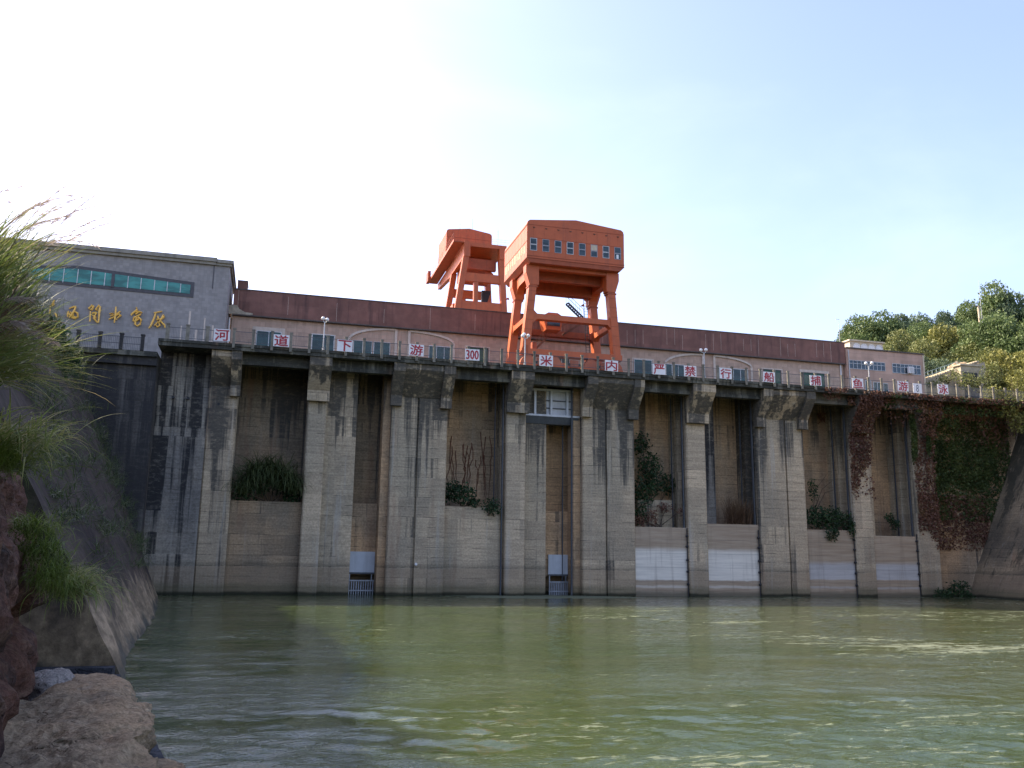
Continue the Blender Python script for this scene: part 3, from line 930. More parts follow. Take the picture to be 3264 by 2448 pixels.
def pxwin(parent, px0, py0, px1, zb, Y, gl, fr, cols=2, rows=1, fwid=0.07, name='window'):
    a = UY(px0, py0, Y)
    b = UY(px1, py0, Y)
    return window(parent, a.x, b.x, zb, a.z, Y, gl, fr, cols, rows, fwid, name)

ph = thing('powerhouse', 'long low powerhouse with beige tiled wall and maroon panelled roof band', 'building', (33, 97.1, DZ))
PY = 97.1
MB().box(-4.9, 71.15, PY, 110, DZ + 0.01, 29.0).build('wall', M['beige'], ph)
fas = MB()
fas.box(-4.9, 71.25, PY - 0.45, PY + 0.5, 28.99, 31.72)
fas.build('roof_band', M['maroon'], ph)
MB().box(-4.95, 71.3, PY - 0.5, 110, 31.721, 31.83).build('roof', M['roofgrey'], ph)
MB().box(-4.9, 71.2, PY - 0.47, PY - 0.01, 28.86, 28.988).build('soffit_trim', M['roofgrey'], ph)
jn = MB()
for k in range(72):
    x = -4.4 + k * 1.05
    if (k * 7919) % 5 < (3 if x > 34 else 1):
        h0 = 29.05 + ((k * 31) % 10) * 0.06
        jn.box(x - 0.012, x + 0.012, PY - 0.458, PY - 0.4505, h0, 31.65 - ((k * 13) % 7) * 0.12)
jn.build('panel_joint', M['beigetrim'], ph)
pt = MB()
pts = [UY(728 + a / 2.765, 880 + b_ / 2.765, PY - 0.46) for a, b_ in ()]
out = [(72, 262), (110, 250), (155, 258), (175, 290), (225, 318), (292, 328), (292, 343), (72, 330)]
wp = [UY(700 + a / 2.765, 880 + b_ / 2.765, PY - 0.45) for a, b_ in out]
pt.prism([(p.x, p.z) for p in wp][::-1], PY - 0.465, PY - 0.452, 'y')
pt.build('bare_patch', M['barewall'], ph)
MB().box(-4.6, UY(787, 925, 97.2).x, 96.9, 99.5, 31.84, 32.75).build('roof_box', M['maroon'], ph)
tr = MB().box(-4.62, UY(787, 925, 97.2).x + 0.08, 96.85, 99.52, 32.751, 32.85).build('roof_box_cap', M['roofgrey'], ph)
ZB = 23.2
pxwin(ph, 819, 1054, 897, ZB, PY, M['glass_dark'], M['whiteframe'], 2, 1)
pxwin(ph, 996, 1065, 1066, ZB, PY, M['glass_dark'], M['whiteframe'], 2, 1)
pxwin(ph, 1128, 1085, 1186, ZB, PY, M['glass_dark'], M['whiteframe'], 2, 2)
pxwin(ph, 1192, 1090, 1243, ZB, PY, M['glass_dark'], M['whiteframe'], 2, 2)
pxwin(ph, 1368, 1102, 1440, ZB, PY, M['glass_dark'], M['whiteframe'], 3, 2)
pxwin(ph, 1490, 1106, 1555, ZB, PY, M['greendoor'], M['darkframe'], 2, 1, 0.08, 'door')
pxwin(ph, 2021, 1145, 2077, ZB, PY, M['glass_dark'], M['whiteframe'], 2, 1)
pxwin(ph, 2122, 1160, 2180, ZB, PY, M['glass_dark'], M['whiteframe'], 3, 2)
pxwin(ph, 2290, 1172, 2382, ZB, PY, M['glass_dark'], M['whiteframe'], 4, 2)
pxwin(ph, 2434, 1177, 2487, ZB, PY, M['greendoor'], M['darkframe'], 2, 1, 0.08, 'door')
pxwin(ph, 2560, 1187, 2626, ZB, PY, M['greendoor'], M['darkframe'], 2, 1, 0.08, 'door')
pxwin(ph, 1740, 1120, 1815, ZB, PY, M['glass_dark'], M['whiteframe'], 3, 1)
for (p0, p1, py, wd) in ((806, 910, 1040, 0.42), (992, 1070, 1062, 0.12), (1482, 1562, 1101, 0.14), (2014, 2083, 1140, 0.14), (2426, 2493, 1172, 0.14), (2548, 2640, 1177, 0.34)):
    a, b = UY(p0, py, PY), UY(p1, py, PY)
    f = MB()
    f.box(a.x, b.x, PY - 0.06, PY - 0.001, a.z - wd, a.z)
    f.box(a.x, a.x + wd * 0.9, PY - 0.06, PY - 0.001, ZB, a.z - wd - 0.001)
    f.box(b.x - wd * 0.9, b.x, PY - 0.06, PY - 0.001, ZB, a.z - wd - 0.001)
    f.build('window_surround', M['beigetrim'], ph)
def half_arch(pv, pvy, pe, pey):
    v = UY(pv, pvy, PY)
    e = UY(pe, pey, PY)
    f = MB()
    pts = []
    for k in range(11):
        t_ = math.pi / 2 * k / 10
        pts.append((v.x + (e.x - v.x) * math.sin(t_), PY - 0.06, e.z - 0.1 + (v.z - e.z) * math.cos(t_)))
    pts.append((e.x, PY - 0.06, ZB))
    pts.insert(0, (v.x, PY - 0.06, v.z - 0.1))
    pts.insert(0, (v.x, PY - 0.06, ZB))
    for a, b in zip(pts[:-1], pts[1:]):
        if (Vector(b) - Vector(a)).length > 1e-3:
            f.bar(a, b, 0.16, 0.28, (0, 0.3, 1) if abs(a[0] - b[0]) > 0.02 else (1, 0, 0))
    f.build('arch_moulding', M['beigetrim'], ph)
half_arch(1263, 1049, 1113, 1080)
half_arch(1305, 1053, 1446, 1096)
half_arch(2239, 1129, 2118, 1160)
half_arch(2275, 1132, 2394, 1170)
for (px, py) in ((732, 1012), (2679, 1160)):
    p = UY(px, py, PY - 0.12)
    MB().tube([(p.x, PY - 0.1, DZ + 0.02), (p.x, PY - 0.1, p.z)], 0.09, 8).build('drain_pipe', M['white'], ph)

gb = thing('office_building', 'grey tiled block with teal strip window and gilt lettering', 'building', (-16, 93, 21.2))
MB().box(-42, -5.3, 93.0, 103, 21.205, 33.0).build('wall', M['greytile'], gb)
c = MB()
c.box(-42.3, -6.7, 92.72, 103.2, 33.002, 33.30)
c.box(-42.4, -6.6, 92.55, 103.3, 33.301, 33.72)
c.box(-6.699, -5.1, 92.80, 103.2, 33.001, 33.25)
c.box(-6.599, -4.95, 92.62, 103.3, 33.251, 33.60)
c.build('cornice', M['greytrim'], gb)
q = MB().box(-6.9, -6.82, 92.955, 92.999, 30.5, 33.0).build('joint_strip', M['darkframe'], gb)
topz = lambda x: 31.30 + (x + 19.84) * (30.66 - 31.30) / (10.85) if x > -19.84 else 31.30 - (-19.84 - x) * 0.10
out = [(-27, topz(-27)), (-19.84, 31.30), (-9.0, 30.66), (-9.0, 29.70), (-27, 29.95)]
fr = MB()
fr.prism([(-27.2, topz(-27) + 0.30), (-19.84, 31.62), (-8.65, 30.98), (-8.65, 29.36), (-27.2, 29.62)][::-1], 92.93, 92.998, 'y')
win = fr.build('window', M['darkframe'], gb)
gl = MB().prism(out[::-1], 92.90, 92.929, 'y').build('pane', M['glass_teal'], win)
f = MB()
for px in (360, 462, 566, 666, 768, 940, 1037, 1137, 1232, 1330):
    x = UY(px / 2.3037, 480 + 960 / 2.3037, 92.9).x
    f.box(x - 0.035, x + 0.035, 92.86, 92.899, 29.75 + 0.0, topz(x) - 0.02)
f.build('mullion', M['whiteframe'], win)
f = MB()
x = UY(829 / 2.3037, 480 + 960 / 2.3037, 92.9).x
f.box(x - 0.14, x + 0.14, 92.84, 92.899, 29.7, topz(x))
f.build('divider', M['darkframe'], win)
pl = MB()
for k, (x0, z0, z1) in enumerate(((-9.6, 22.5, 26.3), (-8.9, 22.5, 27.9), (-8.2, 22.5, 26.0), (-7.4, 22.6, 27.3), (-6.6, 22.5, 26.6))):
    pl.box(x0, x0 + 0.12 + 0.05 * (k % 3), 92.985, 92.9995, z0, z1)
    pl.box(x0 - 0.3, x0 + 0.2, 92.987, 92.9993, z0 + 0.9 + 0.35 * k, z0 + 1.02 + 0.35 * k)
pl.build('lime_run', M['beigetrim'], gb)
GOLD = [
    [[(130, 90), (110, 140), (50, 210)], [(60, 200), (140, 170)], [(60, 215), (45, 330)], [(140, 320), (160, 350), (180, 400)]],
    [[(390, 240), (470, 210), (515, 205)], [(505, 210), (480, 280), (440, 340), (390, 400)], [(375, 285), (362, 340), (365, 385)], [(365, 300), (420, 370), (520, 400)], [(480, 290), (535, 320), (543, 390), (490, 415), (430, 400)], [(410, 300), (470, 360)]],
    [[(730, 240), (800, 180), (820, 200), (785, 265), (750, 250)], [(765, 290), (755, 470)], [(850, 260), (920, 180), (935, 210), (920, 330), (905, 490)], [(850, 260), (895, 270)], [(790, 320), (850, 312), (880, 330)], [(870, 320), (820, 400)], [(800, 360), (850, 380), (830, 420), (890, 490)], [(810, 410), (870, 405)]],
    [[(1215, 210), (1205, 350), (1185, 490)], [(1100, 330), (1170, 320), (1110, 375)], [(1120, 370), (1180, 350)], [(1090, 430), (1180, 390)], [(1290, 290), (1200, 355)], [(1200, 370), (1270, 335), (1302, 360), (1240, 410)], [(1200, 410), (1230, 440)]],
    [[(1570, 220), (1590, 260), (1500, 330), (1480, 360)], [(1500, 320), (1600, 290)], [(1560, 340), (1620, 295), (1670, 310), (1640, 350), (1590, 370)], [(1590, 370), (1530, 400), (1520, 450), (1570, 480)], [(1580, 390), (1560, 460)], [(1600, 400), (1610, 430), (1570, 460)], [(1600, 380), (1660, 440), (1640, 520), (1590, 545), (1550, 520), (1570, 400)]],
    [[(1885, 315), (2030, 290)], [(1920, 310), (1880, 430), (1830, 540), (1795, 590)], [(1950, 370), (1960, 420), (1930, 440)], [(1930, 440), (2000, 420)], [(1890, 540), (1960, 470), (1990, 540), (1940, 565), (1920, 530)], [(2050, 350), (2010, 430), (1980, 480)], [(2050, 350), (2065, 390), (2000, 440)], [(2000, 460), (2070, 530), (2080, 580)]]]
for chs in GOLD:
    b = MB()
    for st in chs:
        w3 = [UY(150 + a / 5.53, 940 + q_ / 5.53, 92.82) for a, q_ in st]
        n_ = len(w3)
        b.tube(w3, [0.105 if 0 < i < n_ - 1 else 0.07 for i in range(n_)], 6)
        b.tube([w3[0], w3[0] + Vector((0, 0.179, 0))], 0.03, 5)
    b.build('gilt_character', M['gold'], gb)

pk = thing('annex_building', 'pink rendered annex with two rows of blue windows at the right end', 'building', (77, 96.5, DZ))
MB().box(71.31, 83.2, 96.5, 108, DZ + 0.01, 31.0).build('wall', M['pink'], pk)
MB().box(71.32, 83.3, 96.35, 108.1, 31.001, 31.16).build('roof', M['roofgrey'], pk)
MB().box(83.02, 83.25, 96.44, 96.499, DZ + 0.5, 30.95).build('corner_trim', M['cream'], pk)
window(pk, 71.6, 77.05, 28.35, 29.45, 96.5, M['glass_blue'], M['pole'], 9, 1, 0.06)
window(pk, 78.2, 82.55, 28.22, 29.46, 96.5, M['glass_blue'], M['pole'], 7, 1, 0.06)
f = MB()
f.box(71.6, 77.05, 96.41, 96.424, 29.0, 29.06)
f.box(78.2, 82.55, 96.41, 96.424, 29.0, 29.06)
f.build('transom', M['pole'], pk)
pxwin(pk, 2757, 1213, 2775, 23.2, 96.5, M['glass_dark'], M['whiteframe'], 1, 1)
pxwin(pk, 2783, 1218, 2808, 23.2, 96.5, M['glass_dark'], M['whiteframe'], 2, 1)
pxwin(pk, 2815, 1222, 2829, 23.2, 96.5, M['glass_dark'], M['whiteframe'], 1, 1)
ac = MB().box(80.43, 81.18, 96.0, 96.39, 28.25, 29.12).build('air_conditioner', M['white'], pk)
f = MB()
for k in range(9):
    f.box(80.5, 81.1, 95.98, 95.999, 28.34 + k * 0.08, 28.37 + k * 0.08)
f.build('grille', M['steel'], ac)
MB().tube([(71.55, 96.38, DZ + 0.02), (71.55, 96.38, 30.8)], 0.06, 8).build('drain_pipe', M['pole'], pk)

sb = thing('roof_pavilion', 'small cream building with white round arches behind the annex roof', 'building', (83, 108, 24))
MB().box(80.65, 86.3, 108.2, 114, 24, 35.5).build('wall', M['cream'], sb)
MB().box(80.45, 86.5, 108.0, 114.1, 35.501, 35.72).build('roof', M['cream'], sb)
for k in range(4):
    cx = 81.75 + k * 1.28
    f = MB()
    pts = [(cx - 0.55, 108.15, 34.0)] + [(cx - 0.55 * math.cos(math.pi * j / 10), 108.15, 34.62 + 0.55 * math.sin(math.pi * j / 10)) for j in range(11)] + [(cx + 0.55, 108.15, 34.0)]
    for a, b in zip(pts[:-1], pts[1:]):
        f.bar(a, b, 0.1, 0.1, (0, 1, 0.01))
    f.build('arch', M['white'], sb)
    MB().prism([(cx - 0.5, 34.0), (cx + 0.5, 34.0)] + [(cx + 0.5 * math.cos(math.pi * j / 10), 34.6 + 0.5 * math.sin(math.pi * j / 10)) for j in range(11)], 108.14, 108.199, 'y').build('arch_panel', M['signwhite'], sb)

# ------------------------------------------------------------------ near gantry crane
def leg(parent, p0, p1, w0, d0, w1, d1, mat, name='leg'):
    X, Y = Vector((1, 0, 0)), Vector((0, 1, 0))
    return MB().taper(p0, p1, [(X, Y, w0, d0), (X, Y, w1, d1)]).build(name, mat, parent)

def portal_beam(parent, x0, x1, zb, zt, y0, y1, ch, mat, name, up=True, dn=True):
    """beam with haunched corners where it meets the legs"""
    pts = [(x0, zb - (ch if dn else 0)), (x0 + 0.001 + (ch if dn else 0), zb), (x1 - 0.001 - (ch if dn else 0), zb), (x1, zb - (ch if dn else 0)),
           (x1, zt + (ch if up else 0)), (x1 - 0.002 - (ch if up else 0), zt), (x0 + 0.002 + (ch if up else 0), zt), (x0, zt + (ch if up else 0))]
    return MB().prism(pts, y0, y1, 'y').build(name, mat, parent)

c1 = thing('gantry_crane', 'big orange gantry crane with windowed machine house standing behind the railing', 'crane', (30.2, 89.4, DZ))
O, OD = M['orange'], M['orange_dk']
hx0, hx1, hy0, hy1, hz0, hz1 = 24.76, 35.80, 85.5, 94.7, 34.75, 38.55
FY, RY = 86.75, 92.3            # centre planes of the front and rear portals
hs = MB()
prof = [(hx0, hz0), (hx1, hz0), (hx1, hz1), (hx1 - 0.08, hz1 + 0.28), (hx1 - 0.32, hz1 + 0.46), ((hx0 + hx1) / 2 + 0.0, hz1 + 1.0),
        (hx0 + 0.32, hz1 + 0.46), (hx0 + 0.08, hz1 + 0.28), (hx0, hz1)]
hs.prism(prof, hy0, hy1, 'y')
house = hs.build('machine_house', O, c1)
MB().prism([(hx0 - 0.02, hz0 - 0.001), (hx1 + 0.02, hz0 - 0.001), (hx1 - 0.45, 34.28), (hx0 + 0.45, 34.28)], hy0 + 0.02, hy1 - 0.02, 'y').build('house_floor', OD, c1)
f = MB()
f.box(hx0 - 0.02, hx1 + 0.02, hy0 - 0.035, hy0 - 0.001, 34.98, 35.05)
f.box(hx0 - 0.02, hx1 + 0.02, hy0 - 0.035, hy0 - 0.001, 34.75, 34.80)
f.box(hx0 + 0.02, hx1 - 0.02, hy0 - 0.025, hy0 - 0.001, 38.46, 38.51)
f.box(hx0 + 0.4, hx1 - 0.4, hy0 - 0.022, hy0 - 0.001, 37.02, 37.06)
f.box(hx0 - 0.03, hx0 - 0.001, hy0 + 0.05, hy1, 36.6, 36.66)
f.box(hx0 - 0.05, hx0 - 0.001, hy0 + 0.05, hy1, 38.36, 38.46)
f.box(hx0 - 0.03, hx0 - 0.001, hy0 + 0.05, hy1, 34.77, 34.86)
f.build('seam_trim', OD, house)
f = MB()
for k in range(9):
    x = hx0 + 1.2 * k + 0.72
    f.box(x - 0.012, x + 0.012, hy0 - 0.006, hy0 - 0.0005, 35.1, 38.4)
for k in range(7):
    y = hy0 + 1.3 * k + 0.8
    f.box(hx0 - 0.006, hx0 - 0.0005, y - 0.012, y + 0.012, 34.9, 38.3)
f.build('plate_joint', OD, house)
for k in range(8):
    x = 25.16 + k * 1.367
    wv = MB()
    wv.box(x, x + 0.66, hy0 - 0.012, hy0 + 0.04, 35.65, 36.22)
    if k != 5:
        wv.box(x, x + 0.66, hy0 - 0.012, hy0 + 0.04, 36.34, 36.93)
    wo_ = wv.build('window', M['glass_crane'], house)
    if k == 5:
        MB().box(x, x + 0.66, hy0 - 0.014, hy0 + 0.04, 36.34, 36.95).build('window_board', M['cream'], house)
    if k == 7:
        MB().box(x + 0.18, x + 0.44, hy0 - 0.018, hy0 - 0.0125, 35.68, 36.15).build('window_board', M['white'], wo_)
    f = MB()
    for z0, z1 in ((35.65, 36.22), (36.34, 36.93)):
        f.box(x - 0.05, x, hy0 - 0.03, hy0 - 0.001, z0 - 0.05, z1 + 0.05)
        f.box(x + 0.66, x + 0.71, hy0 - 0.03, hy0 - 0.001, z0 - 0.05, z1 + 0.05)
        f.box(x, x + 0.66, hy0 - 0.03, hy0 - 0.0135 + 0.0, z1, z1 + 0.05)
        f.box(x, x + 0.66, hy0 - 0.03, hy0 - 0.0135, z0 - 0.05, z0)
    f.build('window_frame', M['steel'] if k % 3 else M['whiteframe'], wo_)
    vx = x + 0.37
    MB().prism([(vx - 0.13, 38.24), (vx + 0.13, 38.24), (vx + 0.07, 38.12), (vx - 0.07, 38.12)][::-1], hy0 - 0.05, hy0 - 0.001, 'y').build('vent', M['rust'], house)

for (y, yd) in ((FY, 0.95), (RY, 0.95)):
    leg(c1, (25.83, y, 33.3), (25.02, y, 25.1), 0.82, yd, 0.84, yd, O)
    leg(c1, (34.55, y, 33.3), (35.22, y, 25.1), 0.82, yd, 0.84, yd, O)
    for x, s in ((25.83, -1), (34.55, 1)):
        xx = x + s * 0.0
        MB().prism([(x - 0.52, 32.1), (x + 0.52, 32.1), (x + 0.52 + (0.0 if s < 0 else 0.40), 33.4), (x + 0.52 + (0.0 if s < 0 else 0.40), 34.27), (x - 0.52 - (0.40 if s < 0 else 0.0), 34.27), (x - 0.52 - (0.40 if s < 0 else 0.0), 33.4)],
                   y - 0.53, y + 0.53, 'y').build('leg_cap', O, c1)
        MB().box(x - 0.51 + (-0.1 if s < 0 else 0.1) - 0.02, x + 0.51 + (-0.1 if s < 0 else 0.1) + 0.02, y - 0.50, y + 0.50, 31.85, 32.0).build('leg_joint', OD, c1)
# girders: front thin, rear deep, sides with arched haunches
MB().box(26.36, 34.02, 86.32, 86.9, 33.95, 34.27).build('front_girder', O, c1)
portal_beam(c1, 26.36, 34.02, 33.55, 34.27, 92.0, 92.6, 0.9, O, 'rear_girder', False, True)
MB().box(26.3, 34.1, 91.0, 91.9, 32.75, 34.26).build('hoist_girder', OD, c1)
MB().box(26.0, 34.4, 88.2, 88.8, 33.3, 34.26).build('hoist_girder', OD, c1)
for x in (25.83, 34.55):
    pts = [(87.24, 34.26), (91.81, 34.26), (91.81, 32.0), (91.66, 32.55), (91.3, 33.0), (90.7, 33.2), (88.3, 33.2), (87.7, 33.0), (87.38, 32.55), (87.24, 32.0)]
    MB().prism(pts[::-1], x - 0.42, x + 0.42, 'x').build('side_girder', O, c1)
portal_beam(c1, 25.78, 34.62, 28.40, 28.98, FY - 0.40, FY + 0.40, 0.45, O, 'cross_beam')
portal_beam(c1, 25.78, 34.62, 28.12, 28.78, RY - 0.40, RY + 0.40, 0.35, OD, 'cross_beam')
for x in (25.35, 34.92):
    pts = [(FY + 0.48, 27.85), (FY + 0.85, 28.2), (RY - 0.85, 28.2), (RY - 0.48, 27.85), (RY - 0.48, 29.1), (RY - 0.85, 28.75), (FY + 0.85, 28.75), (FY + 0.48, 29.1)]
    MB().prism(pts, x - 0.3, x + 0.3, 'x').build('side_strut', O, c1)
for y in (FY, RY):
    MB().box(24.55, 35.78, y - 0.5, y + 0.5, 24.5, 25.12).build('sill_beam', O, c1)
for y in (FY, RY):
    for x in (25.3, 28.2, 32.3, 35.0):
        bg_ = MB()
        bg_.prism([(x - 1.0, 23.1), (x + 1.0, 23.1), (x + 0.75, 23.9), (x + 0.3, 24.49), (x - 0.3, 24.49), (x - 0.75, 23.9)], y - 0.35, y + 0.35, 'y')
        bo = bg_.build('bogie', O, c1)
        for dx in (-0.55, 0.55):
            MB().tube([(x + dx, y - 0.28, 22.85), (x + dx, y + 0.28, 22.85)], 0.36, 14).build('wheel', M['black'], bo)
MB().prism([(24.2, 24.4), (24.9, 25.45), (25.2, 25.45), (25.2, 24.4)], FY - 0.55, FY - 0.505, 'y').build('buffer_plate', OD, c1)
f = MB()
for k in range(9):
    y = hy0 + 0.7 + k * 0.92
    f.box(hx0 - 0.008, hx0 - 0.0008, y, y + 0.5 + 0.1 * (k % 3), 35.5 + 0.12 * (k % 2), 36.35 + 0.1 * ((k * 5) % 3))
f.build('faded_mark', M['fademark'], house)
for x, y in ((26.7, FY), (30.3, FY), (33.7, FY), (27.0, RY), (33.5, RY)):
    MB().box(x - 0.45, x + 0.45, y - 0.62, y - 0.36, 23.35, 24.15).build('drive_motor', OD, c1)
    MB().tube([(x - 0.75, y - 0.5, 23.7), (x + 0.75, y - 0.5, 23.7)], 0.13, 8).build('drive_shaft', M['black'], c1)
for x, s in ((25.83, -1), (34.55, 1)):
    f = MB()
    for k in range(6):
        z = 31.4 - k * 1.05
        xx = x + (25.02 - 25.83 if s < 0 else 35.22 - 34.55) * (33.3 - z) / 8.2
        f.box(xx - 0.425, xx + 0.425, FY - 0.484, FY - 0.4755, z - 0.03, z + 0.03)
    f.build('weld_seam', OD, c1)
# stair flights inside the portal
def stair(parent, a, b, wid, mat, rail=True):
    a, b = Vector(a), Vector(b)
    f = MB()
    n = max(6, int((b - a).length / 0.28))
    side = Vector((0, wid, 0))
    f.bar(a, b, 0.05, 0.20)
    f.bar(a + side, b + side, 0.05, 0.20)
    for k in range(n + 1):
        p = a.lerp(b, k / n)
        f.bar(p, p + side, 0.20, 0.035, (0, 0, 1))
    so = f.build('stair', mat, parent)
    if rail:
        f = MB()
        for s in (Vector((0, 0, 0)), side):
            f.bar(a + s + Vector((0, 0, 1.0)), b + s + Vector((0, 0, 1.0)), 0.035, 0.035)
            for k in range(0, n + 1, 2):
                p = a.lerp(b, k / n) + s
                f.bar(p, p + Vector((0, 0, 1.0)), 0.025, 0.025)
        f.build('handrail', mat, so)
    return so
q3 = lambda x, y, Y: UY(1340 + x / 2.963, 660 + y / 2.963, Y)
stair(c1, q3(1395, 905, 91.2), q3(1540, 1045, 91.2), 0.7, M['black'])
stair(c1, q3(1500, 1110, 90.4), q3(1360, 1195, 90.4), 0.7, M['rust'])
stair(c1, q3(1190, 1240, 89.6), q3(1095, 1335, 89.6), 0.7, M['rust'])
# operator cabin under the cross beam
a, b = q3(1150, 1080, 89.0), q3(1335, 1175, 89.0)
cb = MB().prism([(a.x, a.z + 0.35), (a.x + 0.35, b.z), (b.x - 0.25, b.z), (b.x, a.z + 0.35), (b.x, a.z + 0.62), (b.x - 0.6, a.z + 0.98), (a.x + 0.6, a.z + 0.98), (a.x, a.z + 0.62)], 88.6, 90.2, 'y').build('operator_cabin', O, c1)
MB().box(a.x + 0.45, b.x - 0.35, 88.55, 88.599, b.z + 0.42, a.z + 0.30).build('window', M['glass_crane'], cb)
# ladder cage, lamps, motor box
lx = q3(1575, 760, 91.3)
f = MB()
for dx in (-0.22, 0.22):
    f.bar((34.0 + dx - 0.2, 91.3, 25.2), (33.6 + dx - 0.2, 91.3, 33.5), 0.06, 0.06, (0, 1, 0))
for k in range(26):
    z = 25.4 + k * 0.32
    xx = 33.8 - 0.4 * (z - 25.2) / 8.3
    f.bar((xx - 0.22, 91.3, z), (xx + 0.22, 91.3, z), 0.03, 0.03)
f.build('ladder', M['black'], c1)
MB().box(33.3, 34.2, 90.6, 91.2, 25.3, 26.2).build('motor_box', OD, c1)
MB().box(26.0, 26.5, 87.3, 87.9, 25.125, 26.1).build('motor_box', OD, c1)
p = q3(1020, 1250, 87.0)
MB().tube([(p.x, 87.0, 25.13), (p.x, 87.0, p.z)], 0.035, 6).build('lamp_stalk', M['rust'], c1)
f = MB()
for dx in (-0.22, 0.22):
    f.tube([(p.x, 87.0, p.z - 0.25), (p.x + dx, 87.0, p.z + 0.02)], 0.03, 5)
f.build('lamp_stalk', M['rust'], c1)
for (x, y, Y) in ((822, 872, 92.3), (1530, 935, 91.0)):
    p = q3(x, y, Y)
    MB().prism([(p.x - 0.22, p.z - 0.02), (p.x + 0.2, p.z - 0.02), (p.x + 0.02, p.z + 0.2)], Y - 0.2, Y + 0.1, 'y').build('floodlight', OD, c1)
p = q3(1565, 757, 90.5)

# ------------------------------------------------------------------ far gantry crane on the dam crest
crest = MB().box(-6, 80, 113, 146, 10, 33.5)
crest.box(-6, 80, 112.6, 112.999, 32.6, 34.4)
tag(crest.build('dam_crest', M['deck']), 'upstream dam crest road behind the powerhouse roof', 'dam crest')
c2 = thing('gantry_crane', 'farther orange gantry crane with side walkway seen above the powerhouse roof', 'crane', (27.5, 124, 33.5))
hp = [(24.1, 48.9), (31.35, 48.9), (31.35, 53.1), (31.25, 53.4), (30.9, 53.55), (27.75, 54.0), (24.45, 53.55), (24.2, 53.4), (24.1, 53.1)]
h2 = MB().prism(hp, 128.0, 134.6, 'y').build('machine_house', O, c2)
f = MB()
for k in range(6):
    f.box(24.08, 24.099, 128.6 + k * 1.0, 128.63 + k * 1.0, 49.0, 53.0)
for k in range(6):
    f.box(25.1 + k * 1.2, 25.125 + k * 1.2, 127.98, 127.9995, 49.0, 53.2)
f.box(24.2, 31.3, 127.975, 127.9996, 52.3, 52.36)
f.build('plate_joint', OD, h2)
MB().box(26.2, 31.75, 120.32, 130.0, 48.30, 48.897).build('top_platform', O, c2)
MB().box(25.25, 26.19, 119.95, 121.0, 46.6, 48.895).build('leg_cap', O, c2)
MB().box(30.6, 31.5, 119.95, 121.0, 46.6, 48.299).build('leg_cap', O, c2)
for y in (120.5, 129.0):
    leg(c2, (25.62, y, 46.6), (24.05, y, 34.9), 0.85, 0.9, 0.85, 0.9, O)
    leg(c2, (30.95, y, 46.6), (31.75, y, 34.9), 0.85, 0.9, 0.85, 0.9, O)
    portal_beam(c2, 25.1, 31.2, 42.95, 44.2, y - 0.35, y + 0.35, 0.55, O, 'cross_beam')
    portal_beam(c2, 24.6, 31.4, 38.75, 39.95, y - 0.35, y + 0.35, 0.55, O, 'cross_beam')
    MB().box(26.9, 27.55, y - 0.3, y + 0.3, 39.96, 42.94).build('post', O, c2)
    MB().box(23.3, 32.5, y - 0.5, y + 0.5, 34.2, 34.95).build('sill_beam', O, c2)
MB().box(26.0, 30.5, 121.6, 122.3, 45.3, 46.9).build('hoist_girder', OD, c2)
MB().box(26.0, 30.6, 125.0, 128.2, 44.9, 48.29).build('hoist_drum_house', OD, c2)
MB().tube([(29.6, 122.2, 44.6), (29.6, 124.2, 44.6)], 0.75, 18).build('hoist_drum', O, c2)
MB().box(23.72, 25.24, 120.0, 141.0, 48.62, 48.80).build('walkway', OD, c2)
MB().box(23.66, 23.719, 120.0, 141.0, 48.62, 49.0).build('walkway_edge', O, c2)
sg = MB()
sg.prism([(120.96, 48.61), (141.0, 48.61), (141.0, 47.7), (130.5, 46.6), (128.0, 46.6), (121.0, 46.6)][::-1], 25.3, 25.9, 'x')
sg.build('side_girder', O, c2)
MB().box(24.0, 24.6, 120.96, 128.54, 38.7, 39.6).build('side_strut', O, c2)
f = MB()
for k in range(15):
    y = 120.3 + k * 1.45
    f.box(23.70, 23.73, y, y + 0.03, 49.0, 50.0)
for z in (49.5, 50.0):
    f.box(23.705, 23.725, 120.3, 140.8, z, z + 0.03)
f.build('handrail', OD, c2)
f = MB()
for k in range(5):
    x = 29.7 + k * 0.65
    f.box(x, x + 0.03, 121.0, 121.03, 48.9, 50.0)
for z in (49.3, 49.65, 50.0):
    f.box(29.5, 32.4, 121.005, 121.025, z, z + 0.025)
f.build('handrail', M['whiteframe'], c2)
MB().prism([(29.0, 39.96), (29.5, 39.96), (30.4, 42.9), (29.0, 42.9)], 124.0, 124.6, 'y').build('hook_block', M['black'], c2)
f = MB()
f.tube([(28.6, 130, 53.8), (28.6, 130, 56.4)], 0.03, 5)
f.tube([(26.6, 130, 53.7), (26.6, 130, 55.4)], 0.025, 5)
f.build('antenna', M['steel'], c2)
MB().box(23.2, 23.65, 138.5, 140.4, 48.3, 50.0).build('control_box', OD, c2)
MB().tube([(30.4, 120.4, 48.3), (30.4, 120.4, 51.2)], 0.03, 5).build('antenna', M['steel'], c2)

# ------------------------------------------------------------------ masts
def mast(px, base_py, top_py, Y, zb, r_, name, label, cat, arms=False):
    b_, t_ = UY(px, base_py, Y), UY(px, top_py, Y)
    m = MB()
    m.tube([(t_.x, Y, zb), (t_.x, Y, t_.z)], [r_, r_ * 0.6], 7)
    if arms:
        m.bar((t_.x - 0.45, Y, t_.z - 0.05), (t_.x + 0.12, Y, t_.z - 0.05), 0.04, 0.04)
        m.bar((t_.x - 0.45, Y, t_.z - 0.25), (t_.x - 0.45, Y, t_.z + 0.1), 0.03, 0.03)
    tag(m.build(name, M['pole']), label, cat)
mast(2673, 1090, 1017, 103, 31.5, 0.045, 'roof_antenna', 'thin aerial mast on the end of the maroon roofed powerhouse', 'antenna', True)

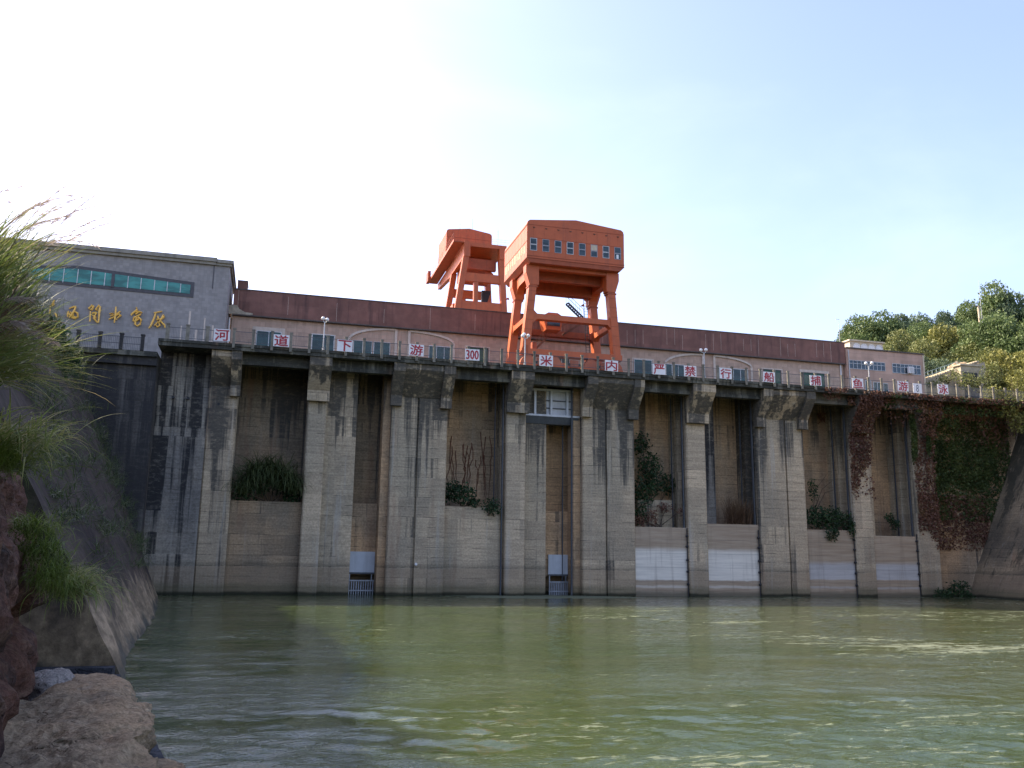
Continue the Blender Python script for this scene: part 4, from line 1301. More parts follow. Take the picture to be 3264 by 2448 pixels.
# ------------------------------------------------------------------ left bank: curved sloping wall
BOT = [(2.5, -0.4), (8.0, -1.0), (15.0, -2.0), (27.6, -3.5), (32.4, -4.1), (38.8, -4.7), (44.0, -4.95), (54.9, -5.7), (68.0, -6.9), (79.4, -8.1), (86.4, -9.2)]
def bot_x(Y):
    return np.interp(Y, [b[0] for b in BOT], [b[1] for b in BOT])
TOPZ = lambda Y: np.interp(Y, [27.6, 40, 60, 86.4], [13.5, 15.0, 17.0, 19.6])
SLP = lambda Y: np.interp(Y, [27.6, 50, 86.4], [0.535, 0.47, 0.42])
from mathutils import noise as mn
def nz(x, y, z, s=1.0, o=4):
    return mn.fractal(Vector((x * s, y * s, z * s)), 0.9, 2.0, o)
ys = np.linspace(27.6, 86.28, 120)
zs = np.linspace(0, 1, 60)
V, F = [], []
for j, Y in enumerate(ys):
    for k, u_ in enumerate(zs):
        z = -1.2 + (TOPZ(Y) + 1.2) * u_
        X = bot_x(Y) - SLP(Y) * z
        low = max(0.0, 1 - max(z, 0) / 6.0)
        d = 0.14 * nz(X, Y, z, 0.35, 3) + 0.12 * low * nz(X, Y, z, 0.6, 3)
        V.append((X - d * 0.9, Y if (j in (0, len(ys) - 1)) else Y + 0.05 * nz(Y, z, X, 0.9), z + d * 0.4))
for j in range(len(ys) - 1):
    for k in range(len(zs) - 1):
        a = j * len(zs) + k
        F.append((a, a + 1, a + len(zs) + 1, a + len(zs)))
b0 = len(V)
# near end face, closed back to the hillside
for k, u_ in enumerate(zs):
    V.append((-15.0, 27.6, V[k][2]))
    V.append(V[k])
for k in range(len(zs) - 1):
    F.append((b0 + 2 * k + 1, b0 + 2 * k, b0 + 2 * k + 2, b0 + 2 * k + 3))
tag(mesh_obj('sloping_bank_wall', V, F, M['slope'], None, True), 'dark overgrown sloping bank wall curving along the left waterside to the dam', 'retaining wall')
q = MB()
q.box(-9.0, -3.75, 27.05, 27.55, -1, 0.45)
q.box(-9.0, -3.6, 26.9, 27.55, -1, 0.22)
tag(q.build('stone_footing', M['wetstone']), 'low dark stone footing at the near end of the sloping bank wall', 'footing')

def hz(X, Y):
    """left hillside height above the sloping wall"""
    xt = bot_x(Y) - SLP(Y) * TOPZ(Y)
    base = TOPZ(Y)
    rise = np.clip((xt - X), -1.0, 60)
    cap = np.interp(Y, [-20, 20, 32, 45, 62, 76, 90], [10.5, 10.5, 12.0, 14.5, 14.5, 3.0, 1.6])
    return base - 0.25 + cap * (1 - np.exp(-np.clip(rise, 0, 60) / 7.0)) + 0.35 * np.sin(X * 0.9) * np.sin(Y * 0.7)
yl = np.linspace(-30, 92.4, 70)
XL = np.stack([np.concatenate([[bot_x(max(y, 27.6)) - SLP(max(y, 27.6)) * TOPZ(max(y, 27.6)) + 0.4], np.linspace(bot_x(max(y, 27.6)) - SLP(max(y, 27.6)) * TOPZ(max(y, 27.6)) - 0.2, -75, 40)]) for y in yl])
YLg = np.repeat(yl[:, None], XL.shape[1], 1)
hl = grid('hillside', XL, YLg, hz, M['hill'])
tag(hl, 'grassy hillside rising above the left bank', 'hillside', None, 'structure')

# ------------------------------------------------------------------ left foreground: cliff, shelf, boulders
FOOT = [(27.7, -6.6), (22.0, -5.0), (20.5, -4.25), (17.0, -3.85), (14.2, -3.3), (12.1, -2.85), (10.0, -2.6), (7.0, -2.4), (3.0, -2.4)]
def foot_x(Y):
    return np.interp(Y, [b[0] for b in FOOT][::-1], [b[1] for b in FOOT][::-1])
ys = np.linspace(3.0, 27.5, 150)
us = np.linspace(0, 1, 110)
V, F = [], []
for Y in ys:
    fx = float(foot_x(Y))
    ht = float(np.interp(Y, [3, 10, 14, 18, 21, 24, 27.5], [7.0, 6.4, 5.6, 5.2, 5.0, 6.0, 9.0]))
    for u_ in us:
        if u_ < 0.72:
            z = -0.8 + (ht + 0.8) * u_ / 0.72
            # overhanging brow over a hollow
            X = fx - 0.05 * max(z, 0) - 0.10 * max(0, z - 2.6) - 0.42 * math.exp(-((z - 2.15) / 0.26) ** 2) + 0.10 * math.exp(-((z - 2.9) / 0.6) ** 2) - 0.35 * max(0, z - 4.2)
        else:
            t_ = (u_ - 0.72) / 0.28
            X = fx - 0.05 * ht - 0.10 * (ht - 2.6) - 0.35 * max(0, ht - 4.2) - t_ * 8.0
            z = ht + t_ * 3.2
        d = 0.30 * nz(X * 0.6, Y, z * 1.3, 0.55, 6) + 0.10 * nz(X, Y, z, 2.2, 4)
        strata = 0.10 * math.sin(z * 3.3 + 1.2 * nz(X, Y, z, 0.4, 2) + Y * 0.2)
        V.append((X + d + strata, Y + 0.25 * nz(z, X, Y, 0.7, 3), z + 0.12 * nz(Y, z, X, 0.8, 3)))
m_ = len(us)
for j in range(len(ys) - 1):
    for k in range(m_ - 1):
        a = j * m_ + k
        F.append((a, a + m_, a + m_ + 1, a + 1))
tag(mesh_obj('rock_cliff', V, F, M['cliff'], None, False), 'dark red brown rock face at the left edge with a hollow halfway up', 'rock')

# low stone shelf along the water
EDGE = [(28.0, -3.6), (25.2, -3.17), (20.83, -2.2), (15.28, -1.08), (12.0, -0.35), (9.0, 0.3), (3.0, 1.0)]
def edge_x(Y):
    return np.interp(Y, [b[0] for b in EDGE][::-1], [b[1] for b in EDGE][::-1])
ys = np.linspace(3.0, 27.0, 120)
us = np.linspace(0, 1, 26)
V, F = [], []
for Y in ys:
    ex = float(edge_x(Y)) + 0.05 * nz(Y, 1, 1, 0.8, 3)
    for k, u_ in enumerate(us):
        if k < 4:
            X, z = ex - 0.03 * k, -1.0 + 1.27 * k / 3
        else:
            t_ = (u_ - us[3]) / (1 - us[3])
            X = ex - 0.1 - t_ * 4.0
            z = 0.27 + 0.05 * t_
        V.append((X + (0.03 * nz(X, Y, z, 1.5, 3)), Y, z + 0.06 * nz(X, Y, 3, 0.9, 4) + 0.03 * nz(X, Y, 9, 3.0, 3)))
m_ = len(us)
for j in range(len(ys) - 1):
    for k in range(m_ - 1):
        a = j * m_ + k
        F.append((a, a + 1, a + m_ + 1, a + m_))
tag(mesh_obj('stone_shelf', V, F, M['wetstone'], None, True), 'low wet grey stone shelf along the left water edge', 'stone ledge')

def boulder(name, c, r, label, mat, seed, sub=60, rough=0.2, flat=0.7, rz=0.0, power=3.2):
    V, F = [], []
    n, m = sub * 2, sub
    for i in range(m + 1):
        ph = math.pi * i / m
        for k in range(n):
            th = 2 * math.pi * k / n
            d = Vector((math.sin(ph) * math.cos(th), math.sin(ph) * math.sin(th), math.cos(ph)))
            q_ = (abs(d.x) ** power + abs(d.y) ** power + abs(d.z) ** power) ** (-1 / power)
            nv = d * q_
            rg_ = abs(nz(nv.x + seed, nv.y, nv.z, 1.7, 5)) + 0.5 * abs(nz(nv.x, nv.y + seed, nv.z * 2.2, 4.2, 4))
            dd = 1 + rough * nz(nv.x + seed, nv.y, nv.z, 1.1, 6) + 0.45 * rough * (0.5 - rg_) + 0.10 * rough * nz(nv.x, nv.y + seed, nv.z, 11.0, 3)
            st_ = 0.035 * math.sin(nv.z * r[2] * 9 + 2.0 * nz(nv.x + seed, nv.y, nv.z, 0.9, 2))
            p = Vector((nv.x * (dd + st_) * r[0], nv.y * (dd + st_) * r[1], nv.z * (1 + rough * 0.6 * nz(nv.x + seed, nv.y, 0, 1.6, 5) + 0.45 * rough * (0.4 - rg_)) * r[2]))
            p = Matrix.Rotation(rz, 3, 'Z') @ p
            V.append((c[0] + p.x, c[1] + p.y, c[2] + p.z))
    for i in range(m):
        for k in range(n):
            k2 = (k + 1) % n
            F.append((i * n + k, (i + 1) * n + k, (i + 1) * n + k2, i * n + k2))
    o = mesh_obj(name, V, F, mat, None, True)
    return tag(o, label, 'boulder')
boulder('boulder', (-2.85, 14.6, 0.30), (1.42, 3.1, 0.88), 'large tan limestone boulder with a dark hollow in the lower left foreground', M['limestone'], 3.0, 150, 0.26, rz=0.14, power=4.5)
boulder('boulder', (-2.0, 11.4, 0.10), (1.15, 2.2, 1.10), 'rough tan boulder cut by the bottom edge of the view at the lower left', M['limestone'], 11.0, 110, 0.24, rz=0.10)
boulder('boulder', (-3.05, 18.6, 0.3), (0.95, 2.0, 0.72), 'flat tan rock slab behind the large boulder at the foot of the cliff', M['limestone'], 21.0, 60, 0.20, rz=0.1)
boulder('boulder', (-4.55, 23.4, 0.30), (0.60, 1.0, 0.55), 'whitish rounded stone beside the cliff foot', M['palestone'], 31.0, 40, 0.2, rz=0.5, power=2.3)
boulder('boulder', (-3.55, 23.2, 0.25), (0.70, 1.5, 0.45), 'grey tan slab lying between the whitish stone and the water', M['limestone'], 41.0, 40, 0.22, rz=0.3)
pst = UZ(470, 2440, 0.42)
boulder('boulder', (pst.x, pst.y - 0.3, 0.16), (0.62, 0.95, 0.30), 'low flat tan stone on the wet shelf at the water edge', M['limestone'], 51.0, 40, 0.2, rz=0.15)

# ------------------------------------------------------------------ right bank sloping wall
V, F = [], []
ys = np.linspace(40, 86.65, 50)
for Y in ys:
    bx = 78.05 - (85 - Y) * 0.17
    for k in range(40):
        z = -1.2 + 26.0 * k / 39
        V.append((bx + 0.475 * z + 0.15 * nz(Y, z, 2, 0.5), Y, z))
for j in range(len(ys) - 1):
    for k in range(39):
        a = j * 40 + k
        F.append((a, a + 40, a + 41, a + 1))
tag(mesh_obj('right_bank_wall', V, F, M['bank'], None, True), 'sloping bank wall at the right edge leaning back beside the creeper', 'retaining wall')

# ------------------------------------------------------------------ plants
def leaf_quads(P, size, seed, up_bias=0.25, aspect=0.55):
    """small rhombic leaves at points P"""
    r = np.random.default_rng(seed)
    n = len(P)
    nrm = r.normal(size=(n, 3))
    nrm[:, 2] += up_bias
    nrm /= np.linalg.norm(nrm, axis=1)[:, None]
    t = np.cross(nrm, r.normal(size=(n, 3)))
    t /= np.linalg.norm(t, axis=1)[:, None] + 1e-9
    b = np.cross(nrm, t)
    s = (np.asarray(size) * (0.6 + 0.8 * r.random(n)))[:, None] if np.ndim(size) == 0 else np.asarray(size)[:, None]
    v = np.stack([P - t * s * 0.5, P + b * s * 0.5 * aspect + t * s * 0.05, P + t * s * 0.5, P - b * s * 0.5 * aspect + t * s * 0.05], 1)
    f = np.arange(n * 4).reshape(n, 4)
    return v.reshape(-1, 3), f

def blob_points(blobs, dens, seed, shell=0.55):
    """points spread through ellipsoid clumps, denser near the outside"""
    r = np.random.default_rng(seed)
    out = []
    for (cx, cy, cz, rx, ry, rz) in blobs:
        n = int(dens * (rx * ry * rz) ** (2 / 3))
        d = r.normal(size=(n, 3))
        d /= np.linalg.norm(d, axis=1)[:, None]
        rad = shell + (1.12 - shell) * r.random(n) ** 0.8
        rad *= 1 + 0.16 * np.sin(d[:, 0] * 7 + cx * 5) * np.sin(d[:, 1] * 6 + cy * 3) * np.sin(d[:, 2] * 7 + cz * 4)
        out.append(np.stack([cx + d[:, 0] * rx * rad, cy + d[:, 1] * ry * rad, cz + d[:, 2] * rz * rad], 1))
    return np.concatenate(out)

def crown_blobs(h, rad, seed, n=26):
    r = np.random.default_rng(seed)
    bl = []
    for k in range(n):
        t = r.random() * 2 * math.pi
        zz = 0.30 + 0.62 * r.random()
        env = math.sin(math.pi * min(1, (zz - 0.12) / 0.92)) ** 0.6
        q = rad * env * (0.25 + 0.60 * r.random() ** 0.5)
        s_ = rad * (0.22 + 0.22 * r.random())
        bl.append((q * math.cos(t), q * math.sin(t), zz * h, s_ * 1.15, s_ * 1.15, s_ * 0.75))
    return bl

def make_tree(h, rad, seed, mat, dens=300, leaf=0.34):
    """returns an Empty with trunk and crown, standing at the origin"""
    t = bpy.data.objects.new('tree', None)
    COL.objects.link(t)
    bl = crown_blobs(h, rad, seed)
    tr = MB()
    tr.tube([(0, 0, -1.0), (0.1, 0.05, h * 0.25), (0.25, -0.1, h * 0.5), (0.2, 0.1, h * 0.8)], [h * 0.028, h * 0.022, h * 0.016, h * 0.006], 7)
    r = np.random.default_rng(seed + 1)
    for k in range(0, len(bl), 2):
        b = bl[k]
        z0 = h * (0.2 + 0.4 * r.random())
        tr.tube([(0.15, 0, z0), (b[0] * 0.5, b[1] * 0.5, (z0 + b[2]) / 2 + 0.2), (b[0], b[1], b[2])], [h * 0.010, h * 0.007, h * 0.003], 5)
    tr.build('trunk', M['bark'], t)
    P = blob_points(bl, dens, seed + 2)
    v, f = leaf_quads(P, leaf, seed + 3, 0.4)
    tint = np.clip(np.random.default_rng(seed + 4).normal(0.45, 0.22, len(P)), 0, 1)
    mesh_obj('crown', v, f, mat, t, False, tint)
    return t

PROTO = [make_tree(11.0, 4.6, 101, M['leaf']), make_tree(10.0, 4.2, 202, M['leaf2']), make_tree(8.5, 4.4, 303, M['leaf3']), make_tree(11.5, 5.0, 404, M['leaf4'])]
PH = [11.0, 10.0, 8.5, 11.5]

def rg(X, Y):
    return 22.0 + np.clip((X - 88) * 0.16, 0, 40) + np.clip((Y - 100) * 0.20, 0, 60)
xs = np.linspace(84.0, 330, 70)
yr = np.linspace(97.2, 330, 60)
rh = grid('right_hill', xs, yr, lambda X, Y: rg(X, Y) - 0.5 + 0.4 * np.sin(X * 0.5) * np.sin(Y * 0.4), M['hill'])
tag(rh, 'wooded hill rising behind the right end of the dam', 'hill', None, 'structure')

TREES = [  # px, py of the crown top, Y, kind, label
    (2640, 1082, 165, 3, 'small far tree peeping over the right end of the maroon roof band'),
    (2745, 1012, 140, 0, 'dense round dark green tree just left of the skyline notch above the pavilion'),
    (2815, 1010, 141, 0, 'dark green tree crown directly above the roof pavilion right half'),
    (2905, 1000, 150, 3, 'pale blue green tree on the skyline right of the dense dark pair'),
    (2965, 998, 152, 3, 'hazy skyline tree with narrow top left of the utility pole'),
    (3030, 1000, 155, 3, 'low skyline tree between the narrow topped tree and the utility pole'),
    (3090, 965, 150, 0, 'skyline tree rising just left of the utility pole top'),
    (3185, 918, 128, 0, 'tall dense tree forming the highest crown on the right skyline'),
    (3250, 925, 124, 3, 'dark tree cut by the right edge beside the highest crown'),
    (2865, 1058, 128, 1, 'olive tree behind the pavilion in the middle of the hillside'),
    (2930, 1045, 132, 0, 'mid green hillside tree below the pale skyline crown'),
    (2850, 1090, 112, 1, 'bushy olive tree right behind the annex roof'),
    (3010, 1035, 126, 2, 'yellow topped broad tree on the open hillside left of the pole'),
    (3085, 1030, 124, 2, 'yellow green tree standing at the foot of the utility pole'),
    (2965, 1085, 114, 1, 'brown green bushy tree above the stair handrail'),
    (3045, 1095, 113, 1, 'olive brown tree with bare lower branches above the stair'),
    (3150, 1010, 112, 0, 'bright green tree right of the pole at mid height'),
    (3225, 1020, 108, 0, 'leafy tree at the right edge above the yellow bushes'),
    (3140, 1100, 106, 1, 'olive tree directly above the stone stair wall'),
    (2945, 1140, 106, 3, 'shaded dark tree beside the right corner of the annex'),
    (3010, 1150, 108, 3, 'shaded dark tree between the annex and the stair wall'),
    (3215, 1110, 101, 2, 'yellow green tree hanging over the right end of the railing'),
    (3262, 1180, 99, 2, 'yellowing tree at the right edge level with the railing'),
]
used = set()
for i, (px, py, Y, k, lab) in enumerate(TREES):
    p = UY(px, py, Y)
    gz = float(rg(p.x, Y)) - 0.6
    hgt = max(3.5, p.z - gz)
    if k in used:
        o = copy_tree(PROTO[k])
    else:
        o = PROTO[k]
        used.add(k)
    o.location = (p.x, Y, gz)
    s_ = hgt / PH[k]
    o.scale = (max(0.62, min(1.1, s_ * 1.05)), max(0.62, min(1.1, s_ * 1.05)), s_)
    o.rotation_euler = (0, 0, i * 2.4)
    tag(o, lab, 'tree', 'trees on the right hillside')

# sprig reaching in from the right edge, high up: crown edge of a tree just outside
p = UY(3300, 905, 96)
o = copy_tree(PROTO[1])
o.location = (p.x + 3.5, 96.5, 26)
o.scale = (0.8, 0.8, (p.z - 26 + 1.0) / PH[1])
tag(o, 'tree mostly outside the view whose twigs reach in at the right edge', 'tree', 'trees on the right hillside')

def bush(label, blobs, mat, dens, leaf, seed, cat='shrub', name='shrub', stems=None, group=None, up_bias=0.3, aspect=0.55, shell=0.3):
    bl = blobs
    zc = min(b[2] - b[5] for b in bl)
    cx = sum(b[0] for b in bl) / len(bl)
    cy = sum(b[1] for b in bl) / len(bl)
    t = thing(name, label, cat, (cx, cy, zc), group)
    P = blob_points(bl, dens, seed, shell)
    v, f = leaf_quads(P, leaf, seed + 3, up_bias, aspect)
    tint = np.clip(np.random.default_rng(seed + 4).normal(0.42, 0.24, len(P)), 0, 1)
    mesh_obj('leaves', v, f, mat, t, False, tint)
    s = MB()
    r = np.random.default_rng(seed + 9)
    for b in bl:
        for _ in range(3):
            s.tube([(cx + r.normal() * 0.2, cy + 0.2, zc + 0.02), ((cx + b[0]) / 2, (cy + b[1]) / 2, (zc + b[2]) / 2 + 0.1), (b[0] + r.normal() * b[3] * 0.4, b[1] + r.normal() * b[4] * 0.4, b[2] + r.random() * b[5] * 0.7)], [0.05, 0.035, 0.012], 5)
    if stems:
        for st in stems:
            s.tube(st, [0.05] + [0.03] * (len(st) - 2) + [0.012], 5)
    s.build('stem', M['bark'], t)
    return t

# ---- grasses
def blades(base, n, L, width, seed, spread=0.5, az=None, azs=6.3, el0=(1.0, 1.5), droop=1.2, seg=7):
    """arching grass blades; base = list of (x,y,z)"""
    r = np.random.default_rng(seed)
    V, F, T = [], [], []
    base = np.asarray(base)
    for i in range(n):
        p = base[r.integers(len(base))] + np.array([r.normal() * spread, r.normal() * spread, r.normal() * 0.08])
        a = (az if az is not None else 0) + (r.random() - 0.5) * azs
        e = el0[0] + (el0[1] - el0[0]) * r.random()
        l = L * (0.5 + 0.6 * r.random())
        wd = width * (0.6 + 0.7 * r.random())
        tw = r.normal() * 0.5
        k = droop * (0.4 + 1.0 * r.random())
        b = len(V)
        side = np.array([-math.sin(a + tw), math.cos(a + tw), 0.25 * r.normal()])
        side /= np.linalg.norm(side)
        q = p.copy()
        for j in range(seg + 1):
            u_ = j / seg
            w_ = wd * (0.75 + 0.5 * u_) * (1 - u_ ** 2.2) + 0.0006
            V.append(q - side * w_ / 2)
            V.append(q + side * w_ / 2)
            ee = e - k * u_ ** 1.5
            q = q + np.array([math.cos(a) * math.cos(ee), math.sin(a) * math.cos(ee), math.sin(ee)]) * l / seg
        for j in range(seg):
            F.append((b + 2 * j, b + 2 * j + 1, b + 2 * j + 3, b + 2 * j + 2))
            T.append(0)
        c = min(1, max(0, r.normal(0.45, 0.25)))
        for j in range(seg):
            T[-seg + j] = min(1, c + 0.10 * (j / seg))
    return V, F, T

def plumes(base, n, L, seed, az, azs, el0, droop=0.9, mat_seed=0):
    """flower stalks with feathery heads"""
    r = np.random.default_rng(seed)
    S = MB()
    V, F, T = [], [], []
    base = np.asarray(base)
    for i in range(n):
        p = Vector(base[r.integers(len(base))] + np.array([r.normal() * 0.3, r.normal() * 0.3, 0]))
        a = az + (r.random() - 0.5) * azs
        e = el0[0] + (el0[1] - el0[0]) * r.random()
        l = L * (0.75 + 0.4 * r.random())
        k = droop * (0.5 + 0.8 * r.random())
        pts = [p]
        for j in range(12):
            ee = e - k * (j / 12) ** 2
            pts.append(pts[-1] + Vector((math.cos(a) * math.cos(ee), math.sin(a) * math.cos(ee), math.sin(ee))) * (l / 12))
        S.tube(pts, [0.008 - 0.0005 * j for j in range(13)], 4)
        for j in range(8, 12):
            for q in range(26):
                c = pts[j].lerp(pts[j + 1], r.random())
                d = (pts[j + 1] - pts[j]).normalized()
                o_ = Vector((r.normal(), r.normal(), r.normal()))
                o_ = (o_ - d * o_.dot(d)).normalized()
                ln = 0.11 * (1.25 - (j - 8) / 5) * (0.5 + r.random())
                tip = c + d * ln * 0.95 + o_ * ln * 0.45 + Vector((0, 0, -0.25 * ln))
                s_ = d.cross(o_) * 0.0032
                b = len(V)
                V += [tuple(c - s_), tuple(c + s_), tuple(tip + s_ * 0.4), tuple(tip - s_ * 0.4)]
                F.append((b, b + 1, b + 2, b + 3))
                T.append(min(1, max(0, r.normal(0.5, 0.25))))
    return S, V, F, T

def clump(label, px, py, Y, n, L, width, seed, mat='grass', spread=0.35, az=None, azs=6.3, el0=(0.7, 1.5), droop=1.3, plume=None, name='silver_grass', nb=6, bs=0.4, zoff=0.0):
    c = UY(px, py, Y)
    r = np.random.default_rng(seed)
    base = [(c.x + r.normal() * bs, c.y + r.normal() * bs, c.z + zoff) for _ in range(nb)]
    t = thing(name, label, 'grass clump', (c.x, c.y, c.z), 'grass clumps on the left bank')
    V, F, T = blades(base, n, L, width, seed, spread, az, azs, el0, droop)
    mesh_obj('blades', [tuple(v) for v in V], F, M[mat], t, False, T)
    if plume:
        S, V, F, T = plumes(base, plume[0], plume[1], seed + 5, plume[2], plume[3], plume[4])
        S.build('flower_stalk', M['dry'], t)
        mesh_obj('seed_plume', V, F, M['plume'], t, False, T)
    return t

clump('tallest arching silver grass clump with feathery plumes at the left edge', -160, 960, 13.0, 380, 1.65, 0.022, 11, 'grass', 0.20, 0.45, 1.9, (0.70, 1.45), 0.55, (17, 2.30, 0.35, 0.8, (0.95, 1.35)), bs=0.28)
clump('silver grass spilling right across the grey building corner', -130, 1190, 13.6, 380, 1.65, 0.026, 23, 'grass', 0.22, -0.1, 1.9, (-0.05, 1.1), 0.75, (3, 1.3, 0.0, 1.2, (0.3, 0.9)), bs=0.30)
clump('dry brownish silver grass heads drooping in front of the grey building', -140, 1080, 13.2, 260, 1.25, 0.018, 29, 'dry', 0.22, 0.0, 2.0, (0.3, 1.2), 1.7, (9, 1.15, 0.0, 1.4, (0.3, 1.1)), bs=0.22)
clump('lower dark green tuft drooping over the top of the rock face', -40, 1400, 14.2, 500, 1.05, 0.020, 37, 'grass', 0.26, 0.0, 3.0, (0.0, 1.0), 1.5, bs=0.34)
clump('yellow green tuft on the slope beside the upper rock edge', 20, 1480, 14.6, 700, 0.85, 0.015, 41, 'fern', 0.20, 0.0, 4.0, (0.1, 1.2), 1.5, bs=0.25)
for q_, (px_c, py_c, lab_c) in enumerate(((98, 1680, 'bright green feathery tuft hugging the upper rock hollow edge'), (122, 1755, 'bright green feathery tuft in the middle of the rock hollow edge'), (150, 1825, 'bright green feathery tuft at the bottom of the rock hollow edge'))):
    clump(lab_c, px_c, py_c, 17.2 - 0.1 * q_, 700, 0.42, 0.012, 53 + q_, 'fern', 0.12, 0.0, 6.3, (-0.7, 1.3), 1.6, bs=0.17, nb=12)
clump('arching grass fountain with long thin blades over the bank wall end', 195, 1880, 18.0, 600, 1.0, 0.016, 67, 'grass', 0.16, -0.2, 3.4, (0.0, 1.0), 1.9, bs=0.18)
# loose grass and weeds over the sloping wall: nobody could count them
rr = np.random.default_rng(91)
B = []
for k in range(420):
    Y = 28 + 56 * rr.random() ** 1.3
    z = 2.5 + (TOPZ(Y) - 2.0) * rr.random() ** 0.8
    if mn.noise(Vector((Y * 0.13, z * 0.22, 3.0))) > -0.12 or z > TOPZ(Y) - 1.5:
        B.append((bot_x(Y) - SLP(Y) * z + 0.05, Y, z))
V, F, T = blades(B, 9500, 1.05, 0.030, 97, 0.35, -0.3, 5.0, (0.0, 1.2), 1.6, 4)
o = mesh_obj('slope_grass', [tuple(v) for v in V], F, M['grassdk'], None, False, T)
tag(o, 'patchy weeds and grass growing over the dark bank wall', 'grass', None, 'stuff')
B = []
for k in range(300):
    Y = 10 + 75 * rr.random()
    xt = float(bot_x(max(Y, 27.6)) - SLP(max(Y, 27.6)) * TOPZ(max(Y, 27.6)))
    X = xt - 6 * rr.random() ** 1.5
    B.append((X, Y, float(hz(np.array(X), np.array(Y)))))
V, F, T = blades(B, 6000, 1.7, 0.035, 98, 0.6, 0.0, 5.0, (0.3, 1.4), 1.3, 5)
o = mesh_obj('hillside_grass', [tuple(v) for v in V], F, M['grassdk'], None, False, T)
tag(o, 'rough grass along the top of the left bank wall', 'grass', None, 'stuff')
# dark bush behind the grass at the top of the slope
def pxb(px, py, Y, rpx, rz=None):
    c = UY(px, py, Y)
    r_ = rpx * Y / FPX
    return (c.x, c.y, c.z, r_, r_, (rz or rpx) * Y / FPX)
bush('dark leafy shrub at the top of the bank wall in front of the lower railing', [pxb(150, 1100, 60, 60, 80), pxb(205, 1150, 60, 45, 50), pxb(100, 1180, 58, 70, 60), pxb(60, 1090, 58, 70, 80)], M['shrub'], 520, 0.30, 501)
bush('leafy weed hanging on the dark wall right of the bank wall top', [pxb(330, 1215, 84.5, 35, 30), pxb(300, 1260, 84.5, 28, 30), pxb(385, 1375, 85.2, 22, 20)], M['shrub'], 300, 0.30, 507)

# ---- plants growing in the bays
def bay_grass(label, px0, px1, py, Y, n, L, seed, mat, wd=0.05, el0=(0.2, 1.4), droop=1.9, name='hanging_grass', mound=0.0):
    a, b = UY(px0, py, Y), UY(px1, py, Y)
    r = np.random.default_rng(seed)
    base = []
    for _ in range(30):
        u_ = r.random()
        base.append((a.x + (b.x - a.x) * u_, Y + 0.25 * r.normal(), a.z + mound * (math.sin(math.pi * u_) ** 0.7 - 0.6) + 0.25 * mound * r.normal()))
    t = thing(name, label, 'grass clump', ((a.x + b.x) / 2, Y, a.z))
    V, F, T = blades(base, n, L, wd, seed, 0.25, -1.57, 3.6, el0, droop)
    mesh_obj('blades', [tuple(v) for v in V], F, M[mat], t, False, T)
bay_grass('wide mound of long drooping dark grass filling the leftmost bay ledge', 772, 938, 1545, 86.15, 1500, 3.3, 601, 'grassmid', 0.075, (0.5, 1.5), 2.6, mound=1.3)
bush('low dark undergrowth at the back of the leftmost bay ledge', [(-2.3, 86.6, 9.3, 0.9, 0.7, 1.1), (-1.0, 87.2, 10.2, 1.1, 0.9, 1.5), (0.6, 87.2, 10.5, 1.3, 0.9, 1.3), (2.2, 86.4, 9.1, 0.9, 0.7, 0.8), (2.0, 87.0, 9.9, 0.8, 0.7, 0.8)], M['shrub'], 330, 0.32, 607)
bush('dark shrub crouching on the ledge of the third bay, left half', [pxb(1440, 1565, 86.6, 32, 38), pxb(1480, 1575, 86.3, 36, 34), pxb(1510, 1600, 86.2, 24, 20)], M['shrub'], 380, 0.30, 613)
bush('round dark ball shaped shrub overhanging the ledge beside the fourth pier', [pxb(1567, 1617, 85.7, 32, 27)], M['shrub'], 420, 0.26, 619)
bush('climbing dark shrub up the left side of the fifth bay', [pxb(2045, 1420, 88.2, 32, 45), pxb(2070, 1490, 88.0, 42, 50), pxb(2050, 1570, 87.6, 40, 55), pxb(2085, 1540, 87.8, 34, 40), pxb(2045, 1640, 87.0, 24, 40), pxb(2130, 1545, 88.4, 24, 40)], M['shrub'], 260, 0.32, 631)
bush('reddish dry brush on top of the fifth bay sill', [pxb(2075, 1650, 86.4, 26, 30), pxb(2120, 1618, 86.9, 30, 18), pxb(2170, 1630, 86.3, 14, 14), pxb(2040, 1660, 86.2, 18, 22)], M['ivyred'], 300, 0.24, 641)
bay_grass('tall dry brown reeds standing on the sixth bay sill', 2320, 2382, 1668, 86.4, 480, 3.0, 653, 'dry', 0.045, (1.05, 1.6), 0.5, 'dry_reeds')
bush('spreading green shrub spilling over the seventh bay sill with bare twigs above', [pxb(2600, 1650, 86.2, 38, 42), pxb(2650, 1650, 85.9, 46, 40), pxb(2700, 1660, 85.8, 32, 36), pxb(2650, 1702, 85.2, 28, 26), pxb(2715, 1690, 85.3, 16, 34), pxb(2590, 1560, 86.8, 18, 40)],
     M['shrub'], 400, 0.28, 661, stems=[[UY(2590, 1640, 86.6), UY(2600, 1560, 86.8), UY(2640, 1505, 87.0)], [UY(2590, 1640, 86.5), UY(2620, 1560, 86.8), UY(2655, 1530, 86.9)], [UY(2595, 1640, 86.5), UY(2630, 1570, 86.7), UY(2662, 1560, 86.9)]])
bush('small dark shrub on the eighth bay sill', [pxb(2835, 1650, 87.0, 18, 18), pxb(2855, 1670, 86.8, 20, 22)], M['shrub'], 420, 0.26, 673)
bush('dark shrub standing at the waterline under the red creeper', [pxb(3010, 1893, 84.3, 36, 22), pxb(3055, 1880, 84.0, 40, 34), pxb(3085, 1900, 84.2, 24, 16)], M['shrub'], 400, 0.26, 677)
